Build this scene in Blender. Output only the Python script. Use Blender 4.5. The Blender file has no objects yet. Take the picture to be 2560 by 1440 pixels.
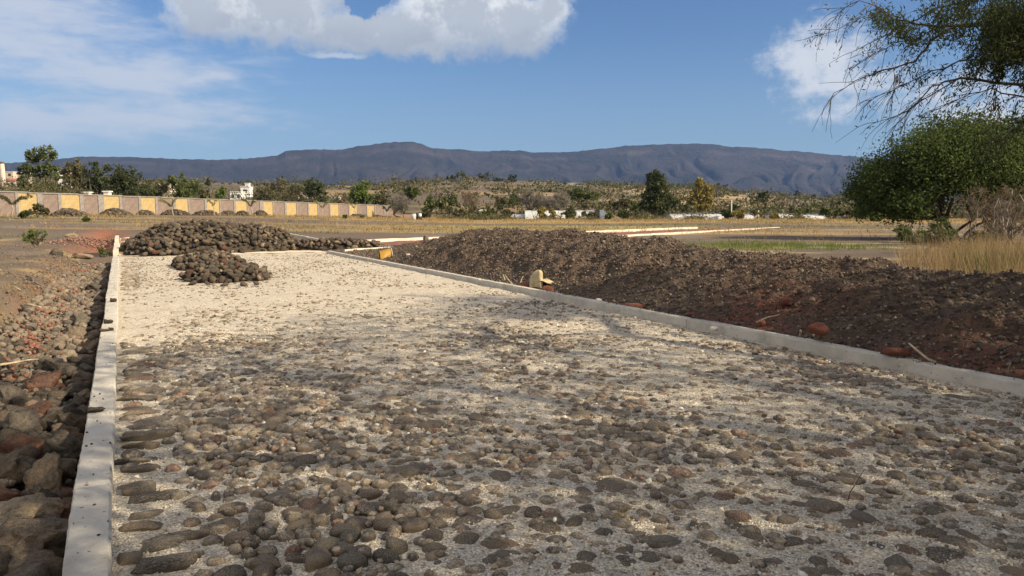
import bpy, math, random
import numpy as np
from mathutils import Vector, Matrix, Euler

R = math.radians
rng = np.random.default_rng(11)
random.seed(11)
scene = bpy.context.scene
COL = scene.collection

# ------------------------------------------------------------------ camera
F = 1850.0 / 2560.0            # focal length in frame widths
CAM_Z = 1.5
PITCH = 5.96
cam_d = bpy.data.cameras.new('camera')
cam = bpy.data.objects.new('camera', cam_d)
COL.objects.link(cam)
cam.location = (0, 0, CAM_Z)
cam.rotation_euler = (R(90 - PITCH), 0, 0)
cam_d.sensor_width = 36
cam_d.lens = 36 * F
cam_d.clip_start = 0.05
cam_d.clip_end = 30000
scene.camera = cam

# ------------------------------------------------------------------ light
SUN_AZ = 112.0                 # degrees clockwise from the view direction (+Y)
SUN_EL = 31.0
SUN_STRENGTH = 4.6
SKY_STRENGTH = 0.051
EXPOSURE = 0.86
HAZE_DENSITY = 5.2e-5

sun_d = bpy.data.lights.new('sun', 'SUN')
sun_d.energy = SUN_STRENGTH
sun_d.angle = R(0.55)
sun_d.color = (1.0, 0.85, 0.63)
sun = bpy.data.objects.new('sun', sun_d)
COL.objects.link(sun)
sdir = Vector((math.sin(R(SUN_AZ)) * math.cos(R(SUN_EL)), math.cos(R(SUN_AZ)) * math.cos(R(SUN_EL)), math.sin(R(SUN_EL))))
sun.rotation_euler = sdir.to_track_quat('Z', 'Y').to_euler()
sun.location = (30, -10, 40)

scene.render.engine = 'CYCLES'
vs = scene.view_settings
vs.view_transform = 'Standard'
vs.look = 'None'
vs.exposure = EXPOSURE
vs.gamma = 1.0
vs.use_curve_mapping = False
scene.cycles.max_bounces = 5
scene.cycles.diffuse_bounces = 3
scene.cycles.transparent_max_bounces = 8
scene.cycles.volume_bounces = 0

world = bpy.data.worlds.new('World')
scene.world = world
world.use_nodes = True


class NT:
    """small node helper"""
    def __init__(s, tree):
        s.t = tree
        s.t.nodes.clear()

    def n(s, kind, **kw):
        nd = s.t.nodes.new(kind)
        for k, v in kw.items():
            setattr(nd, k, v)
        return nd

    def put(s, sock, v):
        if hasattr(v, 'is_linked') or isinstance(v, bpy.types.NodeSocket):
            s.t.links.new(v, sock)
        else:
            if sock.type == 'RGBA' and len(v) == 3:
                v = (*v, 1)
            sock.default_value = v

    def m(s, op, a, b=None, c=None, clamp=False):
        nd = s.n('ShaderNodeMath', operation=op, use_clamp=clamp)
        s.put(nd.inputs[0], a)
        if b is not None:
            s.put(nd.inputs[1], b)
        if c is not None:
            s.put(nd.inputs[2], c)
        return nd.outputs[0]

    def mix(s, f, a, b, blend='MIX'):
        nd = s.n('ShaderNodeMix', data_type='RGBA', blend_type=blend)
        s.put(nd.inputs[0], f)
        s.put(nd.inputs[6], a)
        s.put(nd.inputs[7], b)
        return nd.outputs[2]

    def ramp(s, f, stops, interp='LINEAR'):
        nd = s.n('ShaderNodeValToRGB')
        nd.color_ramp.interpolation = interp
        els = nd.color_ramp.elements
        while len(els) < len(stops):
            els.new(0.5)
        for e, (p, c) in zip(els, stops):
            e.position = p
            e.color = (*c, 1) if len(c) == 3 else c
        s.put(nd.inputs[0], f)
        return nd.outputs[0]

    def noise(s, vec, scale, detail=4, rough=0.55, dist=0.0, out=0):
        nd = s.n('ShaderNodeTexNoise')
        s.put(nd.inputs['Vector'], vec)
        nd.inputs['Scale'].default_value = scale
        nd.inputs['Detail'].default_value = detail
        nd.inputs['Roughness'].default_value = rough
        nd.inputs['Distortion'].default_value = dist
        return nd.outputs[out]

    def smooth(s, x, a, b):
        nd = s.n('ShaderNodeMapRange', interpolation_type='SMOOTHSTEP')
        s.put(nd.inputs[0], x)
        nd.inputs[1].default_value = a
        nd.inputs[2].default_value = b
        return nd.outputs[0]


# ------------------------------------------------------------------ sky with clouds (all by direction)
def px_dir(px, py):
    u = (px - 1280) / 1850.0
    v = (720 - py) / 1850.0
    p = R(PITCH)
    return np.array([u, math.cos(p) + v * math.sin(p), -math.sin(p) + v * math.cos(p)])


def build_sky():
    k = NT(world.node_tree)
    out = k.n('ShaderNodeOutputWorld')
    bg = k.n('ShaderNodeBackground')
    bg.inputs['Strength'].default_value = SKY_STRENGTH
    sky = k.n('ShaderNodeTexSky', sky_type='NISHITA')
    sky.sun_disc = False
    sky.sun_elevation = R(SUN_EL)
    sky.sun_rotation = R(SUN_AZ)
    sky.altitude = 1500
    sky.air_density = 1.3
    sky.dust_density = 0.9
    sky.ozone_density = 2.2
    tc = k.n('ShaderNodeTexCoord')
    sep = k.n('ShaderNodeSeparateXYZ')
    k.put(sep.inputs[0], tc.outputs['Generated'])
    X, Y, Z = sep.outputs
    az = k.m('MULTIPLY', k.m('ARCTAN2', X, Y), 180 / math.pi)
    el = k.m('MULTIPLY', k.m('ARCSINE', Z), 180 / math.pi)
    w1 = k.noise(tc.outputs['Generated'], 9, 6, 0.6, out=1)
    ws = k.n('ShaderNodeSeparateXYZ')
    k.put(ws.inputs[0], w1)
    w2 = k.noise(tc.outputs['Generated'], 45, 5, 0.65)
    # warped coordinates
    azw = k.m('ADD', az, k.m('MULTIPLY', k.m('SUBTRACT', ws.outputs[0], 0.5), 5.0))
    elw = k.m('ADD', el, k.m('MULTIPLY', k.m('SUBTRACT', ws.outputs[1], 0.5), 3.2))

    def blob(a, e, px, py, rx, ry):
        d = px_dir(px, py)
        a0 = math.degrees(math.atan2(d[0], d[1]))
        e0 = math.degrees(math.asin(d[2] / np.linalg.norm(d)))
        sx = math.degrees(rx / 1850.0) * 0.9
        sy = math.degrees(ry / 1850.0)
        ax = k.m('DIVIDE', k.m('SUBTRACT', a, a0), sx)
        ey = k.m('DIVIDE', k.m('SUBTRACT', e, e0), sy)
        r = k.m('SQRT', k.m('ADD', k.m('MULTIPLY', ax, ax), k.m('MULTIPLY', ey, ey)))
        return k.m('SUBTRACT', 1.0, r)

    def union(lst):
        r = lst[0]
        for q in lst[1:]:
            r = k.m('SMOOTH_MAX', r, q, 0.25)
        return r
    # cumulus overhead
    A = union([blob(azw, elw, *b) for b in [
        (500, 20, 95, 80), (680, 5, 190, 120), (860, 78, 190, 66), (1010, 88, 240, 62), (1160, 35, 230, 110),
        (1300, 60, 150, 88), (1385, 5, 62, 85), (560, 55, 90, 55), (800, -60, 420, 70), (1150, -70, 300, 80)]])
    gap = blob(azw, elw, 905, -8, 75, 52)
    A = k.m('SUBTRACT', A, k.m('MULTIPLY', k.m('MAXIMUM', k.m('ADD', gap, k.m('MULTIPLY', k.m('SUBTRACT', w2, 0.5), 1.6)), 0.0), 2.6))
    A = k.m('ADD', A, k.m('MULTIPLY', k.m('SUBTRACT', w2, 0.5), 1.0))
    ma = k.m('MULTIPLY', k.smooth(A, -0.08, 0.5), 0.97)
    # shading of the cumulus: bright rims, grey belly
    body = k.noise(tc.outputs['Generated'], 14, 5, 0.6)
    core = k.smooth(k.m('ADD', A, k.m('MULTIPLY', k.m('SUBTRACT', k.m('ADD', body, k.m('MULTIPLY', w2, 0.5)), 0.75), 2.6)), -0.1, 0.75)
    d0 = px_dir(1000, 150)
    e_lo = math.degrees(math.asin(d0[2] / np.linalg.norm(d0)))
    low = k.smooth(k.m('SUBTRACT', e_lo + 3.6, k.m('ADD', el, k.m('MULTIPLY', k.m('SUBTRACT', body, 0.5), 4.0))), 0.0, 3.4)
    grey = k.m('SUBTRACT', 1.0, k.m('MULTIPLY', k.m('SUBTRACT', 1.0, k.m('MULTIPLY', core, 0.72)), k.m('SUBTRACT', 1.0, k.m('MULTIPLY', low, 0.8))))
    ccol = k.mix(grey, (9.6, 9.8, 10.0), (4.2, 4.8, 5.7))
    # soft veils
    hz = k.n('ShaderNodeMapping')
    hz.inputs['Scale'].default_value = (1.0, 1.0, 4.5)
    k.put(hz.inputs[0], tc.outputs['Generated'])
    soft_n = k.noise(hz.outputs[0], 6.0, 6, 0.6, 0.4)
    soft_f = k.noise(hz.outputs[0], 22.0, 5, 0.6, 0.3)
    Bl = union([blob(azw, elw, *b) for b in [
        (60, 25, 330, 70), (250, 172, 430, 62), (60, 110, 250, 60), (330, 290, 360, 60), (50, 300, 200, 60), (480, 190, 180, 26)]])
    sb = k.m('ADD', Bl, k.m('MULTIPLY', k.m('SUBTRACT', k.m('ADD', soft_n, k.m('MULTIPLY', soft_f, 0.6)), 0.80), 2.0))
    mb = k.m('MULTIPLY', k.smooth(sb, -0.25, 0.95), 0.85)
    Cr = union([blob(azw, elw, *b) for b in [
        (2070, 130, 150, 85), (2120, 220, 170, 90), (2320, 235, 260, 75), (2500, 290, 240, 60), (2100, 280, 120, 40)]])
    sc = k.m('ADD', Cr, k.m('MULTIPLY', k.m('SUBTRACT', k.m('ADD', soft_n, k.m('MULTIPLY', w2, 0.9)), 0.97), 1.8))
    mc = k.m('MULTIPLY', k.smooth(sc, -0.05, 0.95), 0.85)
    wisp = union([blob(az, elw, *b) for b in [(845, 148, 95, 12)]])
    mw = k.m('MULTIPLY', k.smooth(k.m('ADD', wisp, k.m('MULTIPLY', k.m('SUBTRACT', w2, 0.5), 1.0)), 0.0, 0.7), 0.6)
    # unseen heavy cloud out of frame, made bright and warm as fill for the shade
    gen = k.noise(hz.outputs[0], 2.3, 7, 0.6, 0.5)
    front = k.smooth(k.m('ABSOLUTE', az), 42, 60)
    mg = k.m('MULTIPLY', k.m('MULTIPLY', k.smooth(gen, 0.36, 0.58), front), 0.92)
    # sky colour with slightly greener, paler band at the horizon from dust
    pale = k.m('MULTIPLY', k.smooth(k.m('SUBTRACT', 14.0, el), 0, 14), 0.5)
    base = k.mix(pale, k.mix(1.0, sky.outputs[0], (0.73, 0.91, 1.17), 'MULTIPLY'), (3.5, 4.7, 5.9))
    c = k.mix(mb, base, (6.9, 7.4, 8.3))
    c = k.mix(mc, c, (8.6, 8.8, 9.1))
    c = k.mix(mw, c, (7.6, 8.0, 8.8))
    c = k.mix(mg, c, (13.5, 12.3, 10.8))
    c = k.mix(ma, c, ccol)
    k.put(bg.inputs['Color'], c)
    k.t.links.new(bg.outputs[0], out.inputs[0])


build_sky()

# ------------------------------------------------------------------ numpy noise


def _hash(ix, iy, seed):
    h = (ix.astype(np.int64) * 374761393 + iy.astype(np.int64) * 668265263 + seed * 1442695041) & 0x7fffffff
    h = ((h ^ (h >> 13)) * 1274126177) & 0x7fffffff
    h = h ^ (h >> 16)
    return (h & 0xffff) / 65535.0


def vnoise(x, y, seed=0):
    x = np.asarray(x, float)
    y = np.asarray(y, float)
    ix = np.floor(x)
    iy = np.floor(y)
    fx = x - ix
    fy = y - iy
    fx = fx * fx * (3 - 2 * fx)
    fy = fy * fy * (3 - 2 * fy)
    a = _hash(ix, iy, seed)
    b = _hash(ix + 1, iy, seed)
    c = _hash(ix, iy + 1, seed)
    d = _hash(ix + 1, iy + 1, seed)
    return (a * (1 - fx) + b * fx) * (1 - fy) + (c * (1 - fx) + d * fx) * fy


def fbm(x, y, oct=4, seed=0, gain=0.5):
    s = 0
    a = 1.0
    t = 0
    for i in range(oct):
        s = s + a * (vnoise(x * 2 ** i, y * 2 ** i, seed + i * 7) - 0.5)
        t += a
        a *= gain
    return s / t * 2      # about -1..1


def sst(a, b, x):
    t = np.clip((np.asarray(x, float) - a) / (b - a), 0, 1)
    return t * t * (3 - 2 * t)


# ------------------------------------------------------------------ place frame
DX, DY = -0.4664, 0.8846        # direction of the cobbled road
NX, NY = 0.8846, 0.4664         # to its right


def so(x, y):
    return x * DX + y * DY, x * NX + y * NY


def xy(s, o):
    return s * DX + o * NX, s * DY + o * NY


def ray_z(px, py, z=0.0):
    d = px_dir(px, py)
    t = (z - CAM_Z) / d[2]
    return np.array([d[0] * t, d[1] * t, z])


def at(px, py, Y):
    d = px_dir(px, py)
    t = Y / d[1]
    return np.array([d[0] * t, Y, CAM_Z + d[2] * t])


HILL = [(-900, 470), (-300, 462), (0, 447), (450, 452), (700, 458), (900, 462), (1000, 455), (1150, 446), (1300, 450), (1500, 457), (1700, 467), (1900, 482), (2100, 497), (2300, 510), (2600, 520), (3200, 522)]
HU = np.array([(p - 1280) / 1850 for p, _ in HILL])
HR = np.array([(527 - r) / 1850 for _, r in HILL])


def ground_z(x, y):
    x = np.asarray(x, float)
    y = np.asarray(y, float)
    s, o = so(x, y)
    yy = np.maximum(y, 1.0)
    u = np.clip(x / yy, -1.4, 1.4)
    z = 0.05 * fbm(x / 3, y / 3, 4, 3) * sst(3, 12, np.hypot(x, y)) + 0.02
    # plain lifting towards the wall on the left
    z = z + 0.95 * sst(24, 82, y) * sst(-2, -42, x) * (1 - 0.72 * sst(82, 150, y))
    # far hill
    t = np.clip((y - 150) / 520, 0, None)
    zc = np.interp(u, HU, HR) * 670 * (1 + 0.05 * fbm(u * 9, y / 120, 3, 5))
    prof = np.where(t < 1, t ** 0.9, 1 - 0.8 * np.clip((t - 1) / 2.2, 0, 1))
    terr = 0.8 * fbm(x / 60, y / 22, 3, 9) * sst(160, 260, y)
    z = z + np.where(y > 150, zc * np.clip(prof, 0, 1) + terr * 1.2, 0)
    # left bank, stone trench, bed under the road
    near = 1 - sst(25.5, 27.5, s)
    edge = -1.28 + 0.22 * fbm(s / 2.2, s * 0 + 3, 3, 21) - 0.1 * sst(0, 3, s) + 0.35 * sst(12, 24, s)
    bank = (0.26 + 0.10 * fbm(x / 1.2, y / 1.2, 4, 31) + 0.04 * fbm(x * 2.5, y * 2.5, 3, 33)) * sst(0, 0.9, edge - o)
    bank = bank * (1 - sst(26, 40, s))
    trench = -0.34 * (1 - sst(-0.05, 0.35, edge - o)) * sst(0, 0.01, -0.2 - o + 0.0)
    z = z + np.where((o < 0) & (s > -8), bank + trench * near, 0)
    z = np.where((o > -0.22) & (o < 6.55) & (s < 27.6), -0.2 + 0 * z, z)
    # dip of red earth beside the far left kerb
    z = z - 0.3 * np.exp(-((o + 0.9) / 0.7) ** 2) * sst(27, 31, s) * (1 - sst(48, 56, s))
    return z


# ------------------------------------------------------------------ object helpers
def tag(o, label=None, cat=None, group=None, kind=None):
    if label:
        o['label'] = label
    if cat:
        o['category'] = cat
    if group:
        o['group'] = group
    if kind:
        o['kind'] = kind
    return o


def new_mesh(name, V, Fc, mat=None, smooth=True, attrs=None, cols=None):
    """V (n,3); Fc list of arrays (m,k)"""
    V = np.asarray(V, np.float32)
    if not isinstance(Fc, (list, tuple)):
        Fc = [Fc]
    Fc = [np.asarray(f, np.int32) for f in Fc if len(f)]
    me = bpy.data.meshes.new(name)
    me.vertices.add(len(V))
    me.vertices.foreach_set('co', V.ravel())
    nl = sum(f.size for f in Fc)
    nf = sum(len(f) for f in Fc)
    me.loops.add(nl)
    me.loops.foreach_set('vertex_index', np.concatenate([f.ravel() for f in Fc]))
    me.polygons.add(nf)
    tot = np.concatenate([np.full(len(f), f.shape[1], np.int32) for f in Fc])
    st = np.concatenate([[0], np.cumsum(tot)[:-1]]).astype(np.int32)
    me.polygons.foreach_set('loop_start', st)
    me.polygons.foreach_set('loop_total', tot)
    me.polygons.foreach_set('use_smooth', np.full(nf, smooth, bool))
    if mat:
        me.materials.append(mat)
    for nm, a in (attrs or {}).items():
        at_ = me.attributes.new(nm, 'FLOAT', 'POINT')
        at_.data.foreach_set('value', np.asarray(a, np.float32))
    for nm, a in (cols or {}).items():
        at_ = me.attributes.new(nm, 'FLOAT_COLOR', 'POINT')
        at_.data.foreach_set('color', np.asarray(a, np.float32).ravel())
    me.update(calc_edges=True)
    return me


def obj(name, me, parent=None, loc=None, label=None, cat=None, group=None, kind=None):
    o = bpy.data.objects.new(name, me)
    COL.objects.link(o)
    if parent is not None:
        o.parent = parent
    if loc is not None:
        o.location = loc
    return tag(o, label, cat, group, kind)


class MB:
    """collects geometry of one part"""
    def __init__(s):
        s.V = []
        s.Q = []
        s.T = []
        s.r = []
        s.n = 0

    def add(s, V, Q=None, T=None, r=0.5):
        V = np.asarray(V, float)
        if Q is not None and len(Q):
            s.Q.append(np.asarray(Q) + s.n)
        if T is not None and len(T):
            s.T.append(np.asarray(T) + s.n)
        s.V.append(V)
        s.r.append(np.full(len(V), r) if np.isscalar(r) else np.asarray(r))
        s.n += len(V)

    def tube(s, pts, rad, sides=6, cap=True, r=0.5):
        pts = [np.asarray(p, float) for p in pts]
        V = []
        Q = []
        T = []
        m = len(pts)
        for i, p in enumerate(pts):
            d = pts[min(i + 1, m - 1)] - pts[max(i - 1, 0)]
            d = d / (np.linalg.norm(d) + 1e-9)
            a = np.cross(d, [0.31, 0.17, 0.93])
            if np.linalg.norm(a) < 1e-3:
                a = np.cross(d, [1, 0, 0])
            a = a / np.linalg.norm(a)
            b = np.cross(d, a)
            rr = rad[i] if hasattr(rad, '__len__') else rad
            for k in range(sides):
                t = 2 * math.pi * k / sides
                V.append(p + rr * (math.cos(t) * a + math.sin(t) * b))
        for i in range(m - 1):
            for k in range(sides):
                Q.append((i * sides + k, i * sides + (k + 1) % sides, (i + 1) * sides + (k + 1) % sides, (i + 1) * sides + k))
        if cap:
            V.append(pts[0])
            V.append(pts[-1])
            for k in range(sides):
                T.append((m * sides, (k + 1) % sides, k))
                T.append((m * sides + 1, (m - 1) * sides + k, (m - 1) * sides + (k + 1) % sides))
        s.add(V, Q, T, r)

    def box(s, c, h, rot=0.0, r=0.5, jit=0.0):
        c = np.asarray(c, float)
        h = np.asarray(h, float)
        V = np.array([(sx, sy, sz) for sx in (-1, 1) for sy in (-1, 1) for sz in (-1, 1)], float) * h
        if jit:
            V = V + rng.normal(0, jit, V.shape)
        ca, sa = math.cos(rot), math.sin(rot)
        V = np.stack([V[:, 0] * ca - V[:, 1] * sa, V[:, 0] * sa + V[:, 1] * ca, V[:, 2]], 1) + c
        s.add(V, [(0, 1, 3, 2), (4, 6, 7, 5), (0, 4, 5, 1), (2, 3, 7, 6), (0, 2, 6, 4), (1, 5, 7, 3)], None, r)

    def build(s, name, mat, parent=None, smooth=True, **kw):
        fs = []
        if s.Q:
            fs.append(np.concatenate(s.Q))
        if s.T:
            fs.append(np.concatenate(s.T))
        me = new_mesh(name, np.concatenate(s.V), fs, mat, smooth, {'rnd': np.concatenate(s.r)})
        return obj(name, me, parent, **kw)


def empty(name, loc, label, cat, group=None):
    o = bpy.data.objects.new(name, None)
    COL.objects.link(o)
    o.location = loc
    o.empty_display_size = 0.2
    return tag(o, label, cat, group)


# ------------------------------------------------------------------ materials
def mat_base(name):
    m = bpy.data.materials.new(name)
    m.use_nodes = True
    k = NT(m.node_tree)
    out = k.n('ShaderNodeOutputMaterial')
    b = k.n('ShaderNodeBsdfPrincipled')
    b.inputs['Roughness'].default_value = 0.9
    b.inputs['Specular IOR Level'].default_value = 0.25
    k.t.links.new(b.outputs[0], out.inputs[0])
    return m, k, b, out


def attr(k, name, out='Fac'):
    a = k.n('ShaderNodeAttribute')
    a.attribute_name = name
    return a.outputs[out]


def coords(k, obj_space=True):
    if obj_space:
        return k.n('ShaderNodeTexCoord').outputs['Object']
    return k.n('ShaderNodeNewGeometry').outputs['Position']


def bump(k, b, h, strength, dist=0.02):
    nd = k.n('ShaderNodeBump')
    nd.inputs['Strength'].default_value = strength
    nd.inputs['Distance'].default_value = dist
    k.put(nd.inputs['Height'], h)
    k.t.links.new(nd.outputs[0], b.inputs['Normal'])


def stone_mat(name, cols, dust=0.25, space=True, rnd='obj', scale=9, con=1.42):
    """vesicular volcanic stone"""
    m, k, b, out = mat_base(name)
    co = coords(k, space)
    n1 = k.noise(co, scale, 6, 0.62)
    n2 = k.noise(co, scale * 5, 4, 0.6)
    if rnd == 'obj':
        rv = k.n('ShaderNodeObjectInfo').outputs['Random']
    else:
        rv = attr(k, 'rnd')
    c0 = k.ramp(rv, cols)
    v = k.m('MAXIMUM', 0.12, k.m('ADD', 1.03 - 0.9 * con, k.m('MULTIPLY', k.m('ADD', n1, k.m('MULTIPLY', n2, 0.8)), con)))
    cc = k.n('ShaderNodeCombineXYZ')
    for i in range(3):
        k.put(cc.inputs[i], v)
    c1 = k.mix(1.0, c0, cc.outputs[0], 'MULTIPLY')
    # pits
    vo = k.n('ShaderNodeTexVoronoi', feature='F1')
    k.put(vo.inputs['Vector'], co)
    vo.inputs['Scale'].default_value = scale * 8
    pit = k.smooth(vo.outputs['Distance'], 0.1, 0.38)
    pm = k.smooth(n1, 0.42, 0.56)
    pitm = k.m('MULTIPLY', k.m('SUBTRACT', 1.0, pit), pm)
    c2 = k.mix(k.m('MULTIPLY', pitm, 0.7), c1, (0.02, 0.017, 0.014))
    # pale dust resting on top
    gn = k.n('ShaderNodeSeparateXYZ')
    k.put(gn.inputs[0], k.n('ShaderNodeNewGeometry').outputs['Normal'])
    up = k.smooth(gn.outputs[2], 0.1, 0.9)
    dn = k.smooth(k.m('ADD', k.noise(co, scale * 1.3, 4, 0.7), k.m('MULTIPLY', k.m('SUBTRACT', k.noise(co, scale * 9, 3, 0.7), 0.5), 0.9)), 0.42, 0.62)
    dst = k.m('MULTIPLY', k.m('MULTIPLY', up, dn), dust)
    c3 = k.mix(dst, k.mix(1.0, c2, (1.18, 1.12, 1.02), 'MULTIPLY'), (0.48, 0.41, 0.31))
    k.put(b.inputs['Base Color'], c3)
    hgt = k.m('SUBTRACT', k.m('ADD', k.m('MULTIPLY', n1, 1.0), k.m('MULTIPLY', n2, 0.5)), k.m('MULTIPLY', pitm, 0.5))
    bump(k, b, hgt, 1.0, 0.02)
    return m


G_ = [(0.0, (0.125, 0.11, 0.09)), (1.0, (0.185, 0.163, 0.135))]
D_ = [(0.0, (0.06, 0.053, 0.045)), (1.0, (0.10, 0.086, 0.072))]
B_ = [(0.0, (0.15, 0.118, 0.087)), (1.0, (0.21, 0.165, 0.12))]
R_ = [(0.0, (0.155, 0.075, 0.05)), (1.0, (0.22, 0.12, 0.085))]
T_ = [(0.0, (0.26, 0.20, 0.135)), (1.0, (0.33, 0.27, 0.19))]
MIX_ = [(0.0, (0.068, 0.06, 0.053)), (0.22, (0.13, 0.115, 0.10)), (0.5, (0.165, 0.134, 0.103)), (0.78, (0.195, 0.165, 0.13)), (0.88, (0.19, 0.095, 0.065)), (0.93, (0.12, 0.1, 0.08)), (1.0, (0.27, 0.22, 0.16))]
STONE_KINDS = [('grey', G_), ('dark', D_), ('brown', B_), ('reddish', R_), ('tan', T_)]
COB = {n: stone_mat('cobble_' + n, c, 0.85, scale=7) for n, c in STONE_KINDS}
ROCK = {n: stone_mat('rock_' + n, [(p, tuple(0.72 * v for v in q)) for p, q in c], 0.22, scale=4.5, con=2.6) for n, c in STONE_KINDS}
M_cob = stone_mat('cobbles_mixed', MIX_, 0.85, False, 'attr', 22)
M_rock = stone_mat('rocks_mixed', MIX_, 0.12, False, 'attr', 16)
M_heap = stone_mat('heap_mixed', [(0.0, (0.03, 0.025, 0.021)), (0.5, (0.066, 0.052, 0.04)), (0.85, (0.095, 0.077, 0.058)), (1.0, (0.2, 0.16, 0.11))], 0.06, False, 'attr', 12)
HEAPM = {n: stone_mat('heap_' + n, [(p, tuple(0.5 * v for v in q)) for p, q in c], 0.06, scale=6) for n, c in STONE_KINDS}


def gravel_mat():
    m, k, b, out = mat_base('cream_gravel')
    co = coords(k, False)
    vo = k.n('ShaderNodeTexVoronoi', feature='F1')
    k.put(vo.inputs['Vector'], co)
    vo.inputs['Scale'].default_value = 85
    sp = k.n('ShaderNodeSeparateXYZ')
    k.put(sp.inputs[0], vo.outputs['Color'])
    c = k.ramp(sp.outputs[0], [(0, (0.26, 0.22, 0.165)), (0.14, (0.50, 0.43, 0.325)), (0.5, (0.67, 0.59, 0.455)), (0.8, (0.77, 0.70, 0.56)), (1, (0.88, 0.84, 0.75))])
    big = k.noise(co, 1.3, 5, 0.6)
    c = k.mix(k.m('MULTIPLY', k.smooth(big, 0.5, 0.7), 0.35), c, (0.42, 0.35, 0.26))
    mid = k.smooth(k.noise(co, 5.5, 6, 0.72), 0.50, 0.68)
    c = k.mix(k.m('MULTIPLY', mid, 0.55), c, (0.33, 0.28, 0.215))
    fine = k.smooth(k.noise(co, 24, 4, 0.7), 0.56, 0.72)
    c = k.mix(k.m('MULTIPLY', fine, 0.45), c, (0.20, 0.16, 0.12))
    ed = k.smooth(vo.outputs['Distance'], 0.25, 0.75)
    c = k.mix(k.m('MULTIPLY', ed, 0.35), c, (0.22, 0.18, 0.13))
    k.put(b.inputs['Base Color'], c)
    hgt = k.m('SUBTRACT', k.m('MULTIPLY', k.noise(co, 14, 4, 0.6), 1.2), vo.outputs['Distance'])
    bump(k, b, hgt, 0.9, 0.012)
    return m


def concrete_mat(name, col=(0.56, 0.52, 0.44), dark=(0.30, 0.27, 0.22)):
    m, k, b, out = mat_base(name)
    co = coords(k, False)
    n = k.noise(co, 3.5, 6, 0.65)
    n2 = k.noise(co, 60, 4, 0.6)
    c = k.mix(k.smooth(n, 0.35, 0.75), col, tuple(0.72 * a for a in col))
    c = k.mix(k.m('MULTIPLY', k.smooth(n2, 0.55, 0.75), 0.4), c, dark)
    sp = k.smooth(k.noise(co, 26, 2, 0.5), 0.68, 0.72)
    c = k.mix(k.m('MULTIPLY', sp, 0.75), c, (0.08, 0.07, 0.06))
    st = k.smooth(k.noise(co, 1.1, 6, 0.75, 0.6), 0.52, 0.68)
    c = k.mix(k.m('MULTIPLY', st, 0.45), c, (0.27, 0.22, 0.16))
    k.put(b.inputs['Base Color'], c)
    bump(k, b, k.m('ADD', n2, k.noise(co, 12, 3)), 0.6, 0.01)
    return m


def plain_mat_r(name, c0, c1, c2):
    m, k, b, out = mat_base(name)
    co = coords(k, False)
    c = k.ramp(attr(k, 'rnd'), [(0, c0), (0.6, c1), (1, c2)])
    n = k.noise(co, 30, 4, 0.6)
    k.put(b.inputs['Base Color'], c)
    bump(k, b, n, 0.8, 0.02)
    return m


def plain_mat(name, c0, c1, scale=6, rough=0.85, bs=0.4, bd=0.02, space=True, spec=0.25, transm=0.0):
    m, k, b, out = mat_base(name)
    co = coords(k, space)
    n = k.noise(co, scale, 5, 0.6)
    n2 = k.noise(co, scale * 6, 4, 0.6)
    c = k.mix(k.smooth(k.m('ADD', n, k.m('MULTIPLY', k.m('SUBTRACT', n2, 0.5), 0.5)), 0.3, 0.7), c0, c1)
    k.put(b.inputs['Base Color'], c)
    b.inputs['Roughness'].default_value = rough
    b.inputs['Specular IOR Level'].default_value = spec
    if bs:
        bump(k, b, k.m('ADD', n, k.m('MULTIPLY', n2, 0.4)), bs, bd)
    return m


def leaf_mat(name, c0, c1, trans=0.3):
    m, k, b, out = mat_base(name)
    rv = attr(k, 'rnd')
    c = k.mix(rv, c0, c1)
    k.put(b.inputs['Base Color'], c)
    b.inputs['Roughness'].default_value = 0.8
    b.inputs['Specular IOR Level'].default_value = 0.1
    tr = k.n('ShaderNodeBsdfTranslucent')
    k.put(tr.inputs[0], k.mix(0.5, c, tuple(1.4 * a for a in c1)))
    mx = k.n('ShaderNodeMixShader')
    mx.inputs[0].default_value = trans
    k.t.links.new(b.outputs[0], mx.inputs[1])
    k.t.links.new(tr.outputs[0], mx.inputs[2])
    k.t.links.new(mx.outputs[0], out.inputs[0])
    return m


LEAF = {
    'dark': leaf_mat('leaf_dark', (0.03, 0.04, 0.018), (0.085, 0.10, 0.042)),
    'green': leaf_mat('leaf_green', (0.045, 0.058, 0.02), (0.135, 0.16, 0.055)),
    'bright': leaf_mat('leaf_bright', (0.055, 0.085, 0.018), (0.15, 0.19, 0.045)),
    'olive': leaf_mat('leaf_olive', (0.06, 0.058, 0.03), (0.14, 0.13, 0.065)),
    'yellow': leaf_mat('leaf_yellow', (0.15, 0.12, 0.03), (0.32, 0.27, 0.08)),
    'grey': leaf_mat('leaf_grey', (0.11, 0.10, 0.08), (0.22, 0.20, 0.165)),
    'brown': leaf_mat('leaf_brown', (0.10, 0.07, 0.045), (0.2, 0.15, 0.10)),
    'mesquite': leaf_mat('leaf_mesquite', (0.026, 0.042, 0.014), (0.115, 0.15, 0.045)),
    'straw': leaf_mat('leaf_straw', (0.20, 0.14, 0.06), (0.42, 0.30, 0.13)),
    'canopy': leaf_mat('leaf_canopy', (0.028, 0.038, 0.016), (0.075, 0.09, 0.035), 0.25),
    'scrub': leaf_mat('leaf_scrub', (0.07, 0.06, 0.034), (0.16, 0.14, 0.078), 0.2),
    'scrubdark': leaf_mat('leaf_scrubdark', (0.035, 0.04, 0.019), (0.095, 0.10, 0.043), 0.2),
    'stalk': leaf_mat('leaf_stalk', (0.15, 0.10, 0.05), (0.40, 0.29, 0.15)),
    'palm': leaf_mat('leaf_palm', (0.14, 0.14, 0.05), (0.32, 0.28, 0.12)),
}
M_bark = plain_mat('bark', (0.075, 0.06, 0.045), (0.15, 0.125, 0.095), 5, bs=0.8)
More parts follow.
